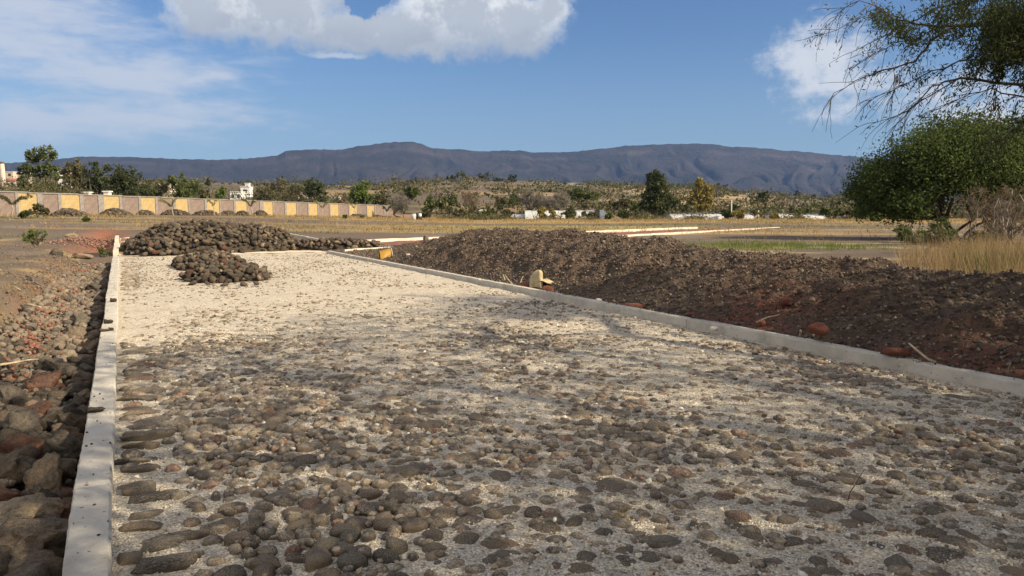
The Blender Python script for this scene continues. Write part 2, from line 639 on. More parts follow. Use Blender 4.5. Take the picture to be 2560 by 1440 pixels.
M_darkbark = plain_mat('dark_bark', (0.03, 0.024, 0.018), (0.07, 0.055, 0.042), 5, bs=0.8)
M_palebark = plain_mat('pale_bark', (0.22, 0.19, 0.15), (0.34, 0.29, 0.23), 5, bs=0.6)
M_stick = plain_mat('dry_stick', (0.34, 0.27, 0.17), (0.52, 0.43, 0.29), 8)
M_gravel = gravel_mat()
M_conc = concrete_mat('kerb_concrete')
M_conc2 = concrete_mat('pale_kerb_concrete', (0.66, 0.58, 0.46), (0.5, 0.42, 0.32))


def ground_mat():
    m, k, b, out = mat_base('earth_and_dry_grass')
    co = coords(k, False)
    c = attr(k, 'col', 'Color')
    n = k.noise(co, 0.9, 6, 0.65)
    n2 = k.noise(co, 11, 5, 0.7)
    v = k.m('ADD', 0.45, k.m('ADD', k.m('MULTIPLY', n, 0.5), k.m('MULTIPLY', n2, 0.6)))
    cc = k.n('ShaderNodeCombineXYZ')
    for i in range(3):
        k.put(cc.inputs[i], v)
    c = k.mix(1.0, c, cc.outputs[0], 'MULTIPLY')
    k.put(b.inputs['Base Color'], c)
    bump(k, b, k.m('ADD', n2, k.noise(co, 40, 4, 0.6)), 0.9, 0.03)
    return m


def soil_mat():
    m, k, b, out = mat_base('dark_soil')
    co = coords(k, False)
    n = k.noise(co, 0.8, 5, 0.6)
    n2 = k.noise(co, 9, 6, 0.7)
    n3 = k.noise(co, 30, 5, 0.7)
    c = k.mix(k.smooth(n2, 0.35, 0.7), (0.064, 0.045, 0.032), (0.15, 0.11, 0.078))
    c = k.mix(k.m('MULTIPLY', k.smooth(n3, 0.55, 0.75), 0.7), c, (0.19, 0.155, 0.12))
    red = attr(k, 'red')
    c = k.mix(k.m('MULTIPLY', red, k.smooth(k.m('ADD', n2, k.m('MULTIPLY', n3, 0.3)), 0.50, 0.72)), c, (0.19, 0.075, 0.045))
    c = k.mix(k.m('MULTIPLY', k.smooth(n, 0.55, 0.7), 0.35), c, (0.15, 0.125, 0.095))
    k.put(b.inputs['Base Color'], c)
    bump(k, b, k.m('ADD', k.m('MULTIPLY', n2, 1.2), k.m('MULTIPLY', n3, 0.7)), 1.0, 0.05)
    return m


M_ground = ground_mat()
M_soil = soil_mat()
M_clod = plain_mat_r('soil_clod', (0.055, 0.041, 0.03), (0.13, 0.10, 0.073), (0.25, 0.20, 0.15))
M_redclod = plain_mat('red_clod', (0.15, 0.055, 0.035), (0.27, 0.11, 0.065), 12, bs=0.9)

# ------------------------------------------------------------------ ground sheet (polar, reaching the foot of the mountains)


def build_ground():
    a_front = np.radians(np.linspace(-46, 46, 620))
    a_back = np.radians(np.linspace(46, 314, 70))[1:-1]
    A = np.concatenate([a_front, a_back])
    rr = np.concatenate([[0.3], np.geomspace(1.2, 3000, 390)])
    AA, RR = np.meshgrid(A, rr)
    X = np.sin(AA) * RR
    Y = np.cos(AA) * RR
    Z = ground_z(X, Y)
    n, m_ = X.shape
    V = np.stack([X, Y, Z], -1).reshape(-1, 3)
    idx = np.arange(n * m_).reshape(n, m_)
    nxt = np.roll(idx, -1, axis=1)
    Q = np.stack([idx[:-1], nxt[:-1], nxt[1:], idx[1:]], -1).reshape(-1, 4)[:, ::-1]
    # centre cap
    V = np.concatenate([V, [[0, 0, -0.2]]])
    T = np.stack([np.full(m_, n * m_), idx[0], np.roll(idx[0], -1)], -1)[:, ::-1]
    x, y = V[:, 0], V[:, 1]
    s, o = so(x, y)
    u = x / np.maximum(y, 1)

    def lerp(c, d, f):
        f = np.clip(f, 0, 1)[:, None]
        return c * (1 - f) + np.array(d) * f
    soil = np.tile([0.145, 0.11, 0.08], (len(x), 1)).astype(float)
    c = soil
    c = lerp(c, (0.19, 0.155, 0.12), 0.8 * sst(-0.1, 0.5, fbm(x / 5, y / 3, 4, 41)) * (y < 60))
    streak = fbm(x / 26 + y / 30, y / 5.5, 4, 42)
    c = lerp(c, (0.34, 0.24, 0.105), 0.8 * sst(0.05, 0.4, streak) * sst(30, 42, y))
    c = lerp(c, (0.15, 0.14, 0.06), 0.75 * sst(0.05, 0.35, fbm(x / 16 + 9, y / 6, 4, 43)) * sst(26, 40, y) * (1 - sst(95, 140, y)))
    c = lerp(c, (0.11, 0.085, 0.07), 0.7 * sst(0.12, 0.4, fbm(x / 22, y / 4, 4, 44)) * sst(30, 40, y) * (1 - sst(95, 140, y)))
    # bright dry strip at the far field edge
    c = lerp(c, (0.38, 0.27, 0.12), 0.9 * np.exp(-((y - 108 - 12 * fbm(x / 20, y / 20, 2, 45)) / 15) ** 2))
    c = lerp(c, (0.36, 0.33, 0.12), 0.8 * np.exp(-((y - 70 - 6 * fbm(x / 12, y / 12, 2, 49)) / 5) ** 2) * sst(-12, -2, x) * (1 - sst(10, 22, x)))
    # left: dry grass over grey earth
    c = lerp(c, (0.36, 0.26, 0.12), 0.8 * sst(0.05, 0.4, fbm(x / 2.3, y / 2.3, 4, 46)) * (o < -1.2) * (s < 45))
    c = lerp(c, (0.30, 0.21, 0.095), 0.7 * np.exp(-((s - 5.6) / 1.5) ** 2 - ((o + 1.9) / 0.6) ** 2))
    # red earth
    rd = np.exp(-((o + 0.9) / 1.0) ** 2) * sst(27, 30, s) * (1 - sst(50, 60, s))
    rd = rd + 0.45 * np.exp(-((o + 1.0 + 0.02 * s) / 0.28) ** 2) * sst(4, 7, s) * (1 - sst(22, 26, s)) * sst(-0.1, 0.4, fbm(s / 1.2, o / 0.5, 3, 47))
    c = lerp(c, (0.30, 0.12, 0.065), rd)
    # hill
    hill = sst(122, 135, y)
    hc = np.tile([0.13, 0.10, 0.07], (len(x), 1))
    hc = lerp(hc, (0.085, 0.08, 0.045), sst(-0.1, 0.3, fbm(x / 40, y / 30, 4, 51)))
    hc = lerp(hc, (0.30, 0.21, 0.11), 0.8 * sst(0.14, 0.34, fbm(x / 70 + 3, y / 16, 4, 52)))
    hc = lerp(hc, (0.40, 0.30, 0.15), 0.8 * sst(0.0, 0.25, fbm(x / 50, y / 18, 3, 57)) * sst(0.1, 0.2, u) * (1 - sst(0.3, 0.36, u)))
    hc = lerp(hc, (0.20, 0.19, 0.13), 0.9 * sst(500, 560, y) * sst(0.02, 0.06, u) * (1 - sst(0.22, 0.3, u)))
    f = hill[:, None]
    c = c * (1 - f) + hc * f
    # near field at right: dark ploughed earth, straw lines
    fr = sst(8.5, 10, o) * (1 - sst(34, 44, y))
    c = lerp(c, (0.115, 0.088, 0.066), 0.75 * fr)
    c = lerp(c, (0.40, 0.31, 0.17), 0.8 * fr * sst(0.12, 0.4, fbm(x / 7, y / 1.1, 4, 61)))
    c = lerp(c, (0.10, 0.13, 0.035), 0.85 * np.exp(-((x - 10.5) / 4.5) ** 2 - ((y - 32) / 3.2) ** 2))
    cols = np.concatenate([c, np.ones((len(c), 1))], 1)
    me = new_mesh('ground', V, [Q, T], M_ground, True, None, {'col': cols})
    obj('ground', me, kind='structure')


build_ground()


# ------------------------------------------------------------------ mountains
def build_mountains():
    RID = [(-900, 425), (-300, 420), (0, 412), (200, 396), (240, 393), (330, 395), (480, 400), (560, 402), (640, 398), (700, 391), (722, 381), (760, 378), (860, 377), (900, 369), (960, 361), (1020, 357), (1055, 362), (1085, 374), (1150, 377), (1200, 381), (1300, 379), (1330, 384), (1420, 383), (1480, 377), (1560, 368), (1650, 364), (1760, 362), (1820, 370), (1900, 374), (2000, 383), (2080, 390), (2150, 396), (2300, 415), (2600, 435), (3400, 450)]
    pu = np.array([(p - 1280) / 1850 for p, _ in RID])
    pr = np.array([(527 - r) / 1850 for _, r in RID])
    U = np.linspace(-0.95, 0.95, 1100)
    T = np.concatenate([np.linspace(0, 1, 90), np.linspace(1.02, 1.5, 12)])
    UU, TT = np.meshgrid(U, T)
    YR = 5200 + 700 * fbm(UU * 2.2, UU * 0, 2, 71)
    Y0 = 2400.0
    Y = Y0 + TT * (YR - Y0)
    X = UU * Y
    zr = CAM_Z + np.interp(UU, pu, pr) * YR
    warp = UU * 24 + 2.6 * fbm(UU * 9, TT * 3, 3, 72) + (TT - 1) * 2.2 * fbm(UU * 5, TT * 0, 2, 75)
    rid = 1 - np.abs(fbm(warp, TT * 1.1, 3, 73)) * 2
    rid2 = 1 - np.abs(fbm(warp * 3.1, TT * 2.5, 3, 74)) * 2
    prof = 0.30 * TT + 0.70 * np.clip((TT - 0.25) / 0.75, 0, 1) ** 1.7
    foot = 0.10 * fbm(UU * 12, TT * 5, 4, 77) * np.clip(TT * (1 - TT) * 4, 0, 1)
    amp = np.clip(TT * (1.0 - TT) * 4, 0, 1)
    prof = prof - 0.16 * amp * (1 - rid) * sst(-0.25, 0.35, fbm(UU * 7, TT * 2, 2, 79)) + 0.09 * amp * fbm(UU * 11, TT * 2.2, 4, 76) - 0.03 * amp * (1 - rid2) + foot * 0.8
    # bench with a pale scarp on the left
    prof = np.where(TT > 1, 1 - (TT - 1) * 0.9, prof)
    Z = -12 + (zr + 12) * prof + 5.0 * fbm(UU * 160, TT * 4, 2, 78) * (TT > 0.9) * (TT < 1.05)
    n, m_ = X.shape
    idx = np.arange(n * m_).reshape(n, m_)
    Q = np.stack([idx[:-1, :-1], idx[:-1, 1:], idx[1:, 1:], idx[1:, :-1]], -1).reshape(-1, 4)
    m, k, b, out = mat_base('mountain_scrub')
    co = coords(k, False)
    a = k.noise(co, 0.004, 7, 0.65)
    a2 = k.noise(co, 0.03, 6, 0.7)
    c = k.mix(k.smooth(a, 0.38, 0.62), (0.028, 0.028, 0.023), (0.058, 0.048, 0.041))  # scrub tones darkened to carry the cloud shadow lying over the range
    c = k.mix(k.m('MULTIPLY', k.smooth(a2, 0.5, 0.68), 0.55), c, (0.018, 0.021, 0.015))
    c = k.mix(k.m('MULTIPLY', k.smooth(k.noise(co, 0.0022, 5, 0.7), 0.62, 0.68), 0.4), c, (0.12, 0.095, 0.075))
    k.put(b.inputs['Base Color'], c)
    bump(k, b, a2, 1.0, 45)
    band = np.exp(-((prof - 0.86 + 0.03 * fbm(UU * 30, TT * 0, 2, 81)) / 0.035) ** 2) * sst(-0.1, 0.4, fbm(UU * 18, TT * 3, 3, 80)) * (TT <= 1)
    c = k.mix(k.m('MULTIPLY', attr(k, 'band'), 0.3), c, (0.17, 0.135, 0.115))
    k.put(b.inputs['Base Color'], c)
    me = new_mesh('mountains', np.stack([X, Y, Z], -1).reshape(-1, 3), Q, m, True, {'band': band.ravel()})
    obj('mountains', me, kind='structure')


build_mountains()

# ------------------------------------------------------------------ haze
hm = bpy.data.materials.new('thin_air_haze')
hm.use_nodes = True
hk = NT(hm.node_tree)
ho = hk.n('ShaderNodeOutputMaterial')
hv = hk.n('ShaderNodeVolumePrincipled')
hv.inputs['Color'].default_value = (0.23, 0.43, 0.92, 1)
hv.inputs['Density'].default_value = HAZE_DENSITY
hv.inputs['Anisotropy'].default_value = 0.1
hk.t.links.new(hv.outputs[0], ho.inputs['Volume'])
hb = MB()
hb.box((0, 2500, 330), (8200, 6200, 360))
hz = hb.build('haze', hm, None, False, kind='stuff')


# ------------------------------------------------------------------ stones
def ico(sub):
    import bmesh
    bm = bmesh.new()
    bmesh.ops.create_icosphere(bm, subdivisions=sub, radius=1)
    V = np.array([v.co[:] for v in bm.verts])
    T = np.array([[v.index for v in f.verts] for f in bm.faces])
    bm.free()
    return V, T


ICO = {1: ico(1), 2: ico(2), 3: ico(3), 4: ico(4)}


def stone_shape(sub, seed, angular=0.5, rough=0.08, blocky=0.82):
    r = np.random.default_rng(seed)
    V, T = ICO[sub]
    V = V.copy()
    for i in range(0 if angular <= 0 else 7 if angular < 0.95 else 11):
        nrm = r.normal(size=3)
        nrm /= np.linalg.norm(nrm)
        d = r.uniform(0.72, 0.95) if angular < 0.7 else r.uniform(0.55, 0.85)
        ex = V @ nrm - d
        V = V - np.outer(np.clip(ex, 0, None) * min(1, angular + 0.25), nrm)
    if blocky:
        V = np.sign(V) * np.abs(V) ** blocky
    fine = np.zeros(len(V))
    if sub >= 3:
        for i in range(16):
            kk = r.normal(size=3) * r.uniform(4, 11)
            fine += rough * 0.16 * np.cos(V @ kk + r.uniform(0, 6.3)) ** (1 if i % 2 else 2)
    rad = np.ones(len(V))
    for i in range(6):
        kk = r.normal(size=3) * r.uniform(1.2, 4.0)
        rad += rough * r.uniform(0.3, 1) * np.cos(V @ kk + r.uniform(0, 6.3)) / (1 + i * 0.3)
    if sub >= 4:
        U = V / np.linalg.norm(V, axis=1)[:, None]
        for i in range(14):
            kk = r.normal(size=3) * r.uniform(10, 24)
            fine += rough * 0.11 * np.cos(U @ kk + r.uniform(0, 6.3))
        for i in range(46):
            c = r.normal(size=3)
            c /= np.linalg.norm(c)
            w = r.uniform(0.03, 0.12)
            fine -= w * 0.55 * np.exp(-np.sum((U - c) ** 2, 1) / (2 * (w * 0.6) ** 2))
    return V * (rad + fine)[:, None], T


def rotz(a):
    c, s = np.cos(a), np.sin(a)
    M = np.zeros((len(a), 3, 3))
    M[:, 0, 0] = c
    M[:, 0, 1] = -s
    M[:, 1, 0] = s
    M[:, 1, 1] = c
    M[:, 2, 2] = 1
    return M


def rot_any(n, r, tilt):
    e = r.normal(0, tilt, (n, 2))
    Mx = np.zeros((n, 3, 3))
    c, s = np.cos(e[:, 0]), np.sin(e[:, 0])
    Mx[:, 0, 0] = 1
    Mx[:, 1, 1] = c
    Mx[:, 1, 2] = -s
    Mx[:, 2, 1] = s
    Mx[:, 2, 2] = c
    My = np.zeros((n, 3, 3))
    c, s = np.cos(e[:, 1]), np.sin(e[:, 1])
    My[:, 0, 0] = c
    My[:, 0, 2] = s
    My[:, 1, 1] = 1
    My[:, 2, 0] = -s
    My[:, 2, 2] = c
    return Mx @ My


def octs(P, sz, r, mb, rnd=None):
    n = len(P)
    Vo = np.array([(1, 0, 0), (-1, 0, 0), (0, 1, 0), (0, -1, 0), (0, 0, 0.8), (0, 0, -0.8)], float)
    To = np.array([(0, 2, 4), (2, 1, 4), (1, 3, 4), (3, 0, 4), (2, 0, 5), (1, 2, 5), (3, 1, 5), (0, 3, 5)])
    Mz = rotz(r.uniform(0, 6.28, n)) @ rot_any(n, r, 0.6)
    W = np.einsum('nij,nvj->nvi', Mz, (Vo[None] * sz[:, None, None]) * r.uniform(0.6, 1.3, (n, 6, 1))) + P[:, None]
    T = (To[None] + (np.arange(n) * 6)[:, None, None]).reshape(-1, 3)
    mb.add(W.reshape(-1, 3), None, T, np.repeat(r.random(n) if rnd is None else rnd, 6))


def join_stones(P, S, ang, tilt, sub, angular, rough, seed, mb, rnd=None, nvar=8):
    """P (n,3) centres, S (n,3) semi axes"""
    r = np.random.default_rng(seed)
    n = len(P)
    if n == 0:
        return
    M = rotz(ang) @ rot_any(n, r, tilt)
    rv = r.random(n) if rnd is None else rnd
    var = r.integers(0, nvar, n)
    for v in range(nvar):
        ii = np.where(var == v)[0]
        if not len(ii):
            continue
        V0, T0 = stone_shape(sub, seed * 31 + v, angular, rough)
        W = np.einsum('nij,nvj->nvi', M[ii], V0[None] * S[ii][:, None, :]) + P[ii][:, None, :]
        nv = len(V0)
        T = (T0[None] + (np.arange(len(ii)) * nv)[:, None, None]).reshape(-1, 3)
        mb.add(W.reshape(-1, 3), None, T, np.repeat(rv[ii], nv))


def lib_stones(prefix, mats, sub, angular, rough, nvar, seed, blocky=0.82):
    lib = {}
    for v in range(nvar):
        V0, T0 = stone_shape(sub, seed * 31 + v, angular, rough, blocky)
        for kname, m in mats.items():
            lib[(v, kname)] = new_mesh(prefix, V0, T0, m, True)
    return lib


def kind_pick(r, n, w=(0.33, 0.19, 0.36, 0.08, 0.04)):
    return r.choice(['grey', 'dark', 'brown', 'reddish', 'tan'], n, p=w)


# ------------------------------------------------------------------ the cobbled road
KERB_Z = 0.09


def bare(s, o):
    """where cobbles lie bare (1) rather than under gravel (0)"""
    x, y = xy(s, o)
    b = 0.5 * fbm(x / 1.5, y / 1.5, 3, 101) + 0.25 * fbm(x / 0.45, y / 0.45, 2, 102)
    b = b + 0.16 - 0.40 * sst(7.5, 13.0, s - 0.22 * o) - 0.18 * sst(9, 16, s)
    b = b + 0.30 * np.exp(-((o - 0.15) / 0.30) ** 2) * (1 - sst(7, 10, s))
    b = b + 1.1 * np.exp(-((o - 0.12) / 0.24) ** 2) * sst(15.5, 16.2, s) * (1 - sst(24.5, 25.2, s))
    for px, py, rad, amp in ((800, 1290, 0.42, 0.75), (900, 1380, 0.35, 0.5), (420, 1100, 0.5, 0.3), (450, 980, 0.8, 0.3), (700, 1090, 0.5, 0.4), (640, 960, 0.7, 0.4), (1000, 1080, 0.4, 0.3), (2300, 1330, 0.5, 0.2), (1600, 1080, 0.5, 0.25), (2350, 1080, 0.6, 0.3), (1250, 850, 0.9, 0.3), (560, 850, 0.6, 0.4)):
        p = ray_z(px, py, 0)
        b = b + amp * np.exp(-((x - p[0]) ** 2 + (y - p[1]) ** 2) / rad ** 2)
    for px, py, rad, amp in ((1350, 1200, 0.4, 0.25), (1900, 1190, 0.5, 0.2), (1350, 1420, 0.3, 0.3), (2150, 1050, 0.8, 0.25), (1150, 870, 0.8, 0.2), (1700, 960, 0.9, 0.25)):
        p = ray_z(px, py, 0)
        b = b - amp * np.exp(-((x - p[0]) ** 2 + (y - p[1]) ** 2) / rad ** 2)
    return b


def gravel_z(s, o):
    x, y = xy(s, o)
    z = -0.0125 - 0.034 * np.clip(bare(s, o), -0.6, 0.9)
    z = z + 0.013 * fbm(x * 5, y * 5, 3, 103) + 0.007 * fbm(x * 16, y * 16, 2, 104)
    z = np.where((s > 0.0) & (o < 0.10) & (bare(s, o) > 0.5), z - 0.0, z)
    return z


def build_road():
    sg = np.concatenate([np.arange(-3, 0.8, 0.15), np.arange(0.8, 7, 0.028), np.arange(7, 14, 0.05), np.arange(14, 27.7, 0.09)])
    og = np.concatenate([np.arange(-0.14, 6.56, 0.035)])
    O, S = np.meshgrid(og, sg)
    X, Y = xy(S, O)
    Z = gravel_z(S, O)
    n, m_ = X.shape
    idx = np.arange(n * m_).reshape(n, m_)
    Q = np.stack([idx[:-1, :-1], idx[:-1, 1:], idx[1:, 1:], idx[1:, :-1]], -1).reshape(-1, 4)
    me = new_mesh('road', np.stack([X, Y, Z], -1).reshape(-1, 3), Q, M_gravel, True)
    road = obj('road', me, kind='structure')
    r = np.random.default_rng(5)
    # cobble layout
    P, S3, A = [], [], []
    rows = np.arange(0.9, 26.8, 0.106)
    for i, s0 in enumerate(rows):
        far = s0 > 13
        st = 0.122 if not far else 0.15
        for o0 in np.arange(0.24, 6.42, st):
            s1 = s0 + r.uniform(-0.04, 0.04)
            o1 = o0 + (i % 2) * st / 2 + r.uniform(-0.045, 0.045)
            if o1 > 6.42:
                continue
            a = r.uniform(0.038, 0.078) * (1.45 if r.random() < 0.10 else 1)
            b = a * r.uniform(0.55, 0.95)
            P.append((s1, o1, r.normal(-0.005, 0.008)))
            S3.append((a, b, r.uniform(0.036, 0.05)))
            A.append(r.uniform(0, math.pi))
    # small stones between
    for i in range(5200):
        s1 = 0.9 + 17 * r.random() ** 1.3
        a = r.uniform(0.016, 0.042)
        P.append((s1, r.uniform(0.35, 6.4), r.normal(-0.006, 0.008)))
        S3.append((a, a * r.uniform(0.6, 0.95), a * 0.7))
        A.append(r.uniform(0, math.pi))
    n_field = len(P)
    # edge course of long stones laid square to the left kerb
    for s0 in np.arange(0.9, 25.5, 0.125):
        if r.random() < 0.18:
            continue
        o0 = -0.06 + r.uniform(-0.02, 0.05)
        a = r.uniform(0.06, 0.17)
        P.append((s0 + r.uniform(-0.035, 0.035), o0 + a - 0.03, r.normal(-0.001, 0.009)))
        S3.append((a, r.uniform(0.05, 0.07), 0.05))
        A.append(math.atan2(NY, NX) + r.normal(0, 0.28))
    P = np.array(P)
    S3 = np.array(S3)
    A = np.array(A)
    g = gravel_z(P[:, 0], P[:, 1])
    X, Y = xy(P[:, 0], P[:, 1])
    top = P[:, 2] + 0.0
    Zc = top - S3[:, 2]
    vis = top - g > 0.002
    course = (np.arange(len(P)) >= n_field)[vis]
    # a few proud loose stones
    P3 = np.stack([X, Y, Zc], 1)[vis]
    S3 = S3[vis]
    A = A[vis]
    dist = np.hypot(P3[:, 0], P3[:, 1])
    u = P3[:, 0] / np.maximum(P3[:, 1], 0.1)
    inview = (np.abs(u) < 0.72) & (P3[:, 1] > 2.2)
    score = np.where(inview, S3[:, 0] / np.maximum(P3[:, 1], 0.1), 0)
    order = np.argsort(-score)
    one = order[:298]
    rest = order[298:]
    lib = lib_stones('cobble', COB, 3, 0.35, 0.09, 15, 12, 0.88)
    libc = lib_stones('cobble', COB, 3, 0.7, 0.10, 9, 17, 0.68)
    kinds = kind_pick(r, 298, (0.34, 0.20, 0.34, 0.08, 0.04))
    tl = r.normal(0, 0.09, (298, 2))
    for j, i in enumerate(one):
        o = obj('cobble', libc[(int(r.integers(0, 9)), kinds[j])] if course[i] else lib[(int(r.integers(0, 15)), kinds[j])], road)
        o.location = P3[i]
        o.scale = S3[i]
        o.rotation_euler = (tl[j, 0], tl[j, 1], A[i])
    mb = MB()
    near = dist[rest] < 9
    join_stones(P3[rest][near], S3[rest][near], A[rest][near], 0.12, 2, 0.4, 0.10, 12, mb)
    join_stones(P3[rest][~near], S3[rest][~near], A[rest][~near], 0.12, 1, 0.75, 0.13, 13, mb)
    mb.build('cobbles', M_cob, road, kind='stuff')
    # dark chips and small stones strewn over the gravel
    n = 11000
    s = 7.5 + 19 * r.random(n) ** 0.8
    o = r.uniform(0.05, 6.4, n)
    kp = r.random(n) < np.clip(0.45 + 1.2 * fbm(s / 1.4, o / 1.0, 3, 401), 0.05, 1)
    s, o = s[kp], o[kp]
    x, y = xy(s, o)
    sz = 0.007 + 0.026 * r.random(len(s)) ** 2.4
    mbc = MB()
    join_stones(np.stack([x, y, gravel_z(s, o) + sz * 0.15], 1), np.stack([sz * 1.2, sz * 0.85, sz * 0.6], 1), r.uniform(0, 6, len(s)), 0.3, 1, 0.8, 0.15, 57, mbc, nvar=5)
    mbc.build('stone_chips', M_cob, road, kind='stuff')
    # loose pale pebbles and grit lying on the road
    n = 46000
    s = 1.0 + 9 * r.random(n) ** 1.7
    o = r.uniform(0.0, 6.5, n)
    x, y = xy(s, o)
    sz = r.uniform(0.004, 0.009, n)
    big = r.random(n) < 0.018
    sz[big] = r.uniform(0.012, 0.024, big.sum())
    z = gravel_z(s, o) + sz * 0.4
    Vo = np.array([(1, 0, 0), (-1, 0, 0), (0, 1, 0), (0, -1, 0), (0, 0, 0.8), (0, 0, -0.8)], float)
    To = np.array([(0, 2, 4), (2, 1, 4), (1, 3, 4), (3, 0, 4), (2, 0, 5), (1, 2, 5), (3, 1, 5), (0, 3, 5)])
    Mz = rotz(r.uniform(0, 6.28, n)) @ rot_any(n, r, 0.5)
    W = np.einsum('nij,nvj->nvi', Mz, (Vo[None] * sz[:, None, None]) * r.uniform(0.7, 1.2, (n, 6, 1))) + np.stack([x, y, z], 1)[:, None]
    T = (To[None] + (np.arange(n) * 6)[:, None, None]).reshape(-1, 3)
    rv = np.repeat(r.random(n), 6)
    m, k, b, out = mat_base('pebble')
    k.put(b.inputs['Base Color'], k.ramp(attr(k, 'rnd'), [(0, (0.16, 0.13, 0.1)), (0.15, (0.36, 0.29, 0.2)), (0.5, (0.58, 0.50, 0.37)), (1, (0.78, 0.72, 0.60))]))
    me = new_mesh('loose_pebbles', W.reshape(-1, 3), T, m, False, {'rnd': rv})
    obj('loose_pebbles', me, road, kind='stuff')
    return road


road = build_road()


# white lumps on top of the road
def scatter_white(road):
    r = np.random.default_rng(55)
    n = 130
    s = 1.2 + 9 * r.random(n) ** 1.5
    o = r.uniform(0.1, 6.4, n)
    x, y = xy(s, o)
    sz = r.uniform(0.008, 0.024, n)
    mb = MB()
    join_stones(np.stack([x, y, np.maximum(gravel_z(s, o), -0.012) + sz * 0.35], 1), np.stack([sz * 1.2, sz * 0.8, sz * 0.6], 1), r.uniform(0, 6, n), 0.4, 1, 1.0, 0.2, 56, mb)
    mb.build('white_pebbles', plain_mat('white_limestone', (0.62, 0.58, 0.50), (0.82, 0.79, 0.72), 30, space=False), road, kind='stuff')


scatter_white(road)


def kerb_spill():
    r = np.random.default_rng(58)
    m_ = MB()
    n = 1500
    s = r.uniform(1, 26, n)
    s = s[r.random(n) < np.clip(0.3 + 1.5 * fbm(s / 0.9, s * 0, 3, 59), 0.02, 1)]
    n = len(s)
    o = 6.64 - np.abs(r.normal(0, 0.045, n))
    x, y = xy(s, np.minimum(o, 6.66))
    sz = 0.004 + 0.013 * r.random(n) ** 2
    octs(np.stack([x, y, np.full(n, 0.092) + sz * 0.4], 1), sz, r, m_)
    n = 170
    s = 1.5 + 24 * r.random(n) ** 0.8
    o = r.uniform(-0.26, -0.11, n)
    x, y = xy(s, o)
    sz = 0.003 + 0.008 * r.random(n) ** 2
    octs(np.stack([x, y, np.full(n, 0.092) + sz * 0.4], 1), sz, r, m_)
    m_.build('kerb_grit', plain_mat_r('grit', (0.06, 0.045, 0.035), (0.15, 0.115, 0.085), (0.4, 0.34, 0.26)), None, False, kind='stuff', label='soil crumbs and grit spilled on the kerb tops', cat='grit')




# ------------------------------------------------------------------ kerbs
def kerb(name, p0, p1, width, ztop, height, mat, label, seg=0.25, jit=0.004, piece=3.0):
    """cast concrete kerb from p0 to p1 (xy, inner edge), in lengths parted by open joints"""
    p0 = np.array(p0[:2], float)
    p1 = np.array(p1[:2], float)
    d = p1 - p0
    L = np.linalg.norm(d)
    d /= L
    nn = np.array([-d[1], d[0]])
    root = empty(name, (p0[0], p0[1], 0), label, 'kerb')
    prof = [(0.0, -height), (0.0, -0.014), (0.009, 0.0), (width * 0.35, 0.001), (width * 0.68, 0.001), (width - 0.009, 0.0), (width, -0.014), (width, -height)]
    m = len(prof)
    r = np.random.default_rng(int(abs(p0[0] * 97 + p0[1] * 13)) + 3)
    npc = max(1, int(round(L / piece)))
    for q in range(npc):
        t0 = L * q / npc + 0.004
        t1 = L * (q + 1) / npc - 0.004
        n = max(2, int((t1 - t0) / seg))
        ts = np.linspace(t0, t1, n + 1)
        dz, do = r.normal(0, 0.0025), r.normal(0, 0.003)
        V = []
        chip = 0
        for i, t in enumerate(ts):
            w1 = 0.004 * math.sin(t * 1.3) + 0.002 * math.sin(t * 3.1 + 1) + do
            ce = 0.010 if (i in (0, n)) else 0.0
            cl = r.uniform(0.008, 0.022) if r.random() < 0.025 else 0
            cr = r.uniform(0.006, 0.014) if r.random() < 0.025 else 0
            for j, (a, z) in enumerate(prof):
                jx = r.normal(0, jit) if 1 <= j <= 6 else 0
                jz = r.normal(0, jit * 0.6) if 2 <= j <= 5 else 0
                if j in (1, 2):
                    jx += cl
                    jz -= cl * 0.7
                if j in (5, 6):
                    jx -= cr
                    jz -= cr * 0.7
                if 2 <= j <= 5:
                    jz -= ce
                w = p0 + d * t + nn * (a + jx + w1) - p0
                V.append((w[0], w[1], ztop + z + jz + dz))
        Q = [(i * m + j + 1, (i + 1) * m + j + 1, (i + 1) * m + j, i * m + j) for i in range(n) for j in range(m - 1)]
        mb = MB()
        mb.add(V, Q)
        for e in (0, n):
            V0 = V[e * m:e * m + m]
            tri = [(0, i, i + 1) for i in range(1, m - 1)]
            mb.add(V0, None, tri if e == 0 else [t[::-1] for t in tri])
        mb.build('kerb_length', mat, root, False)
    return root


s_end = 26.3
a = xy(-2.0, -0.10)
b_ = xy(s_end, -0.10)
left_kerb = kerb('concrete_kerb', a, b_, 0.17, KERB_Z, 0.45, M_conc, 'pale concrete kerb with loose stones on top, between the rock-filled trench and the cobbles', 0.05, 0.0013)
a = xy(s_end, 6.42)
b_ = xy(-2.0, 6.56)
kerb('concrete_kerb', a, b_, 0.13, KERB_Z, 0.4, M_conc, 'long grey concrete kerb running along the foot of the dark soil mound', 0.09, 0.002)
a = xy(28.6, -0.10)
b_ = xy(37.5, -0.10)
kerb('concrete_kerb', a, b_, 0.17, 0.16, 0.5, M_conc2, 'short bright kerb stretch seen behind the left end of the big stone heap', 0.2, 0.004)
a = xy(38.3, -0.10)
b_ = xy(44, -0.10)
kerb('concrete_kerb', a, b_, 0.17, 0.22, 0.5, M_conc2, 'small farthest piece of white kerb beyond the stone heap, after a dark gap', 0.2, 0.004)


def gl(px, py, z=0.1):
    return ray_z(px, py, z)[:2]


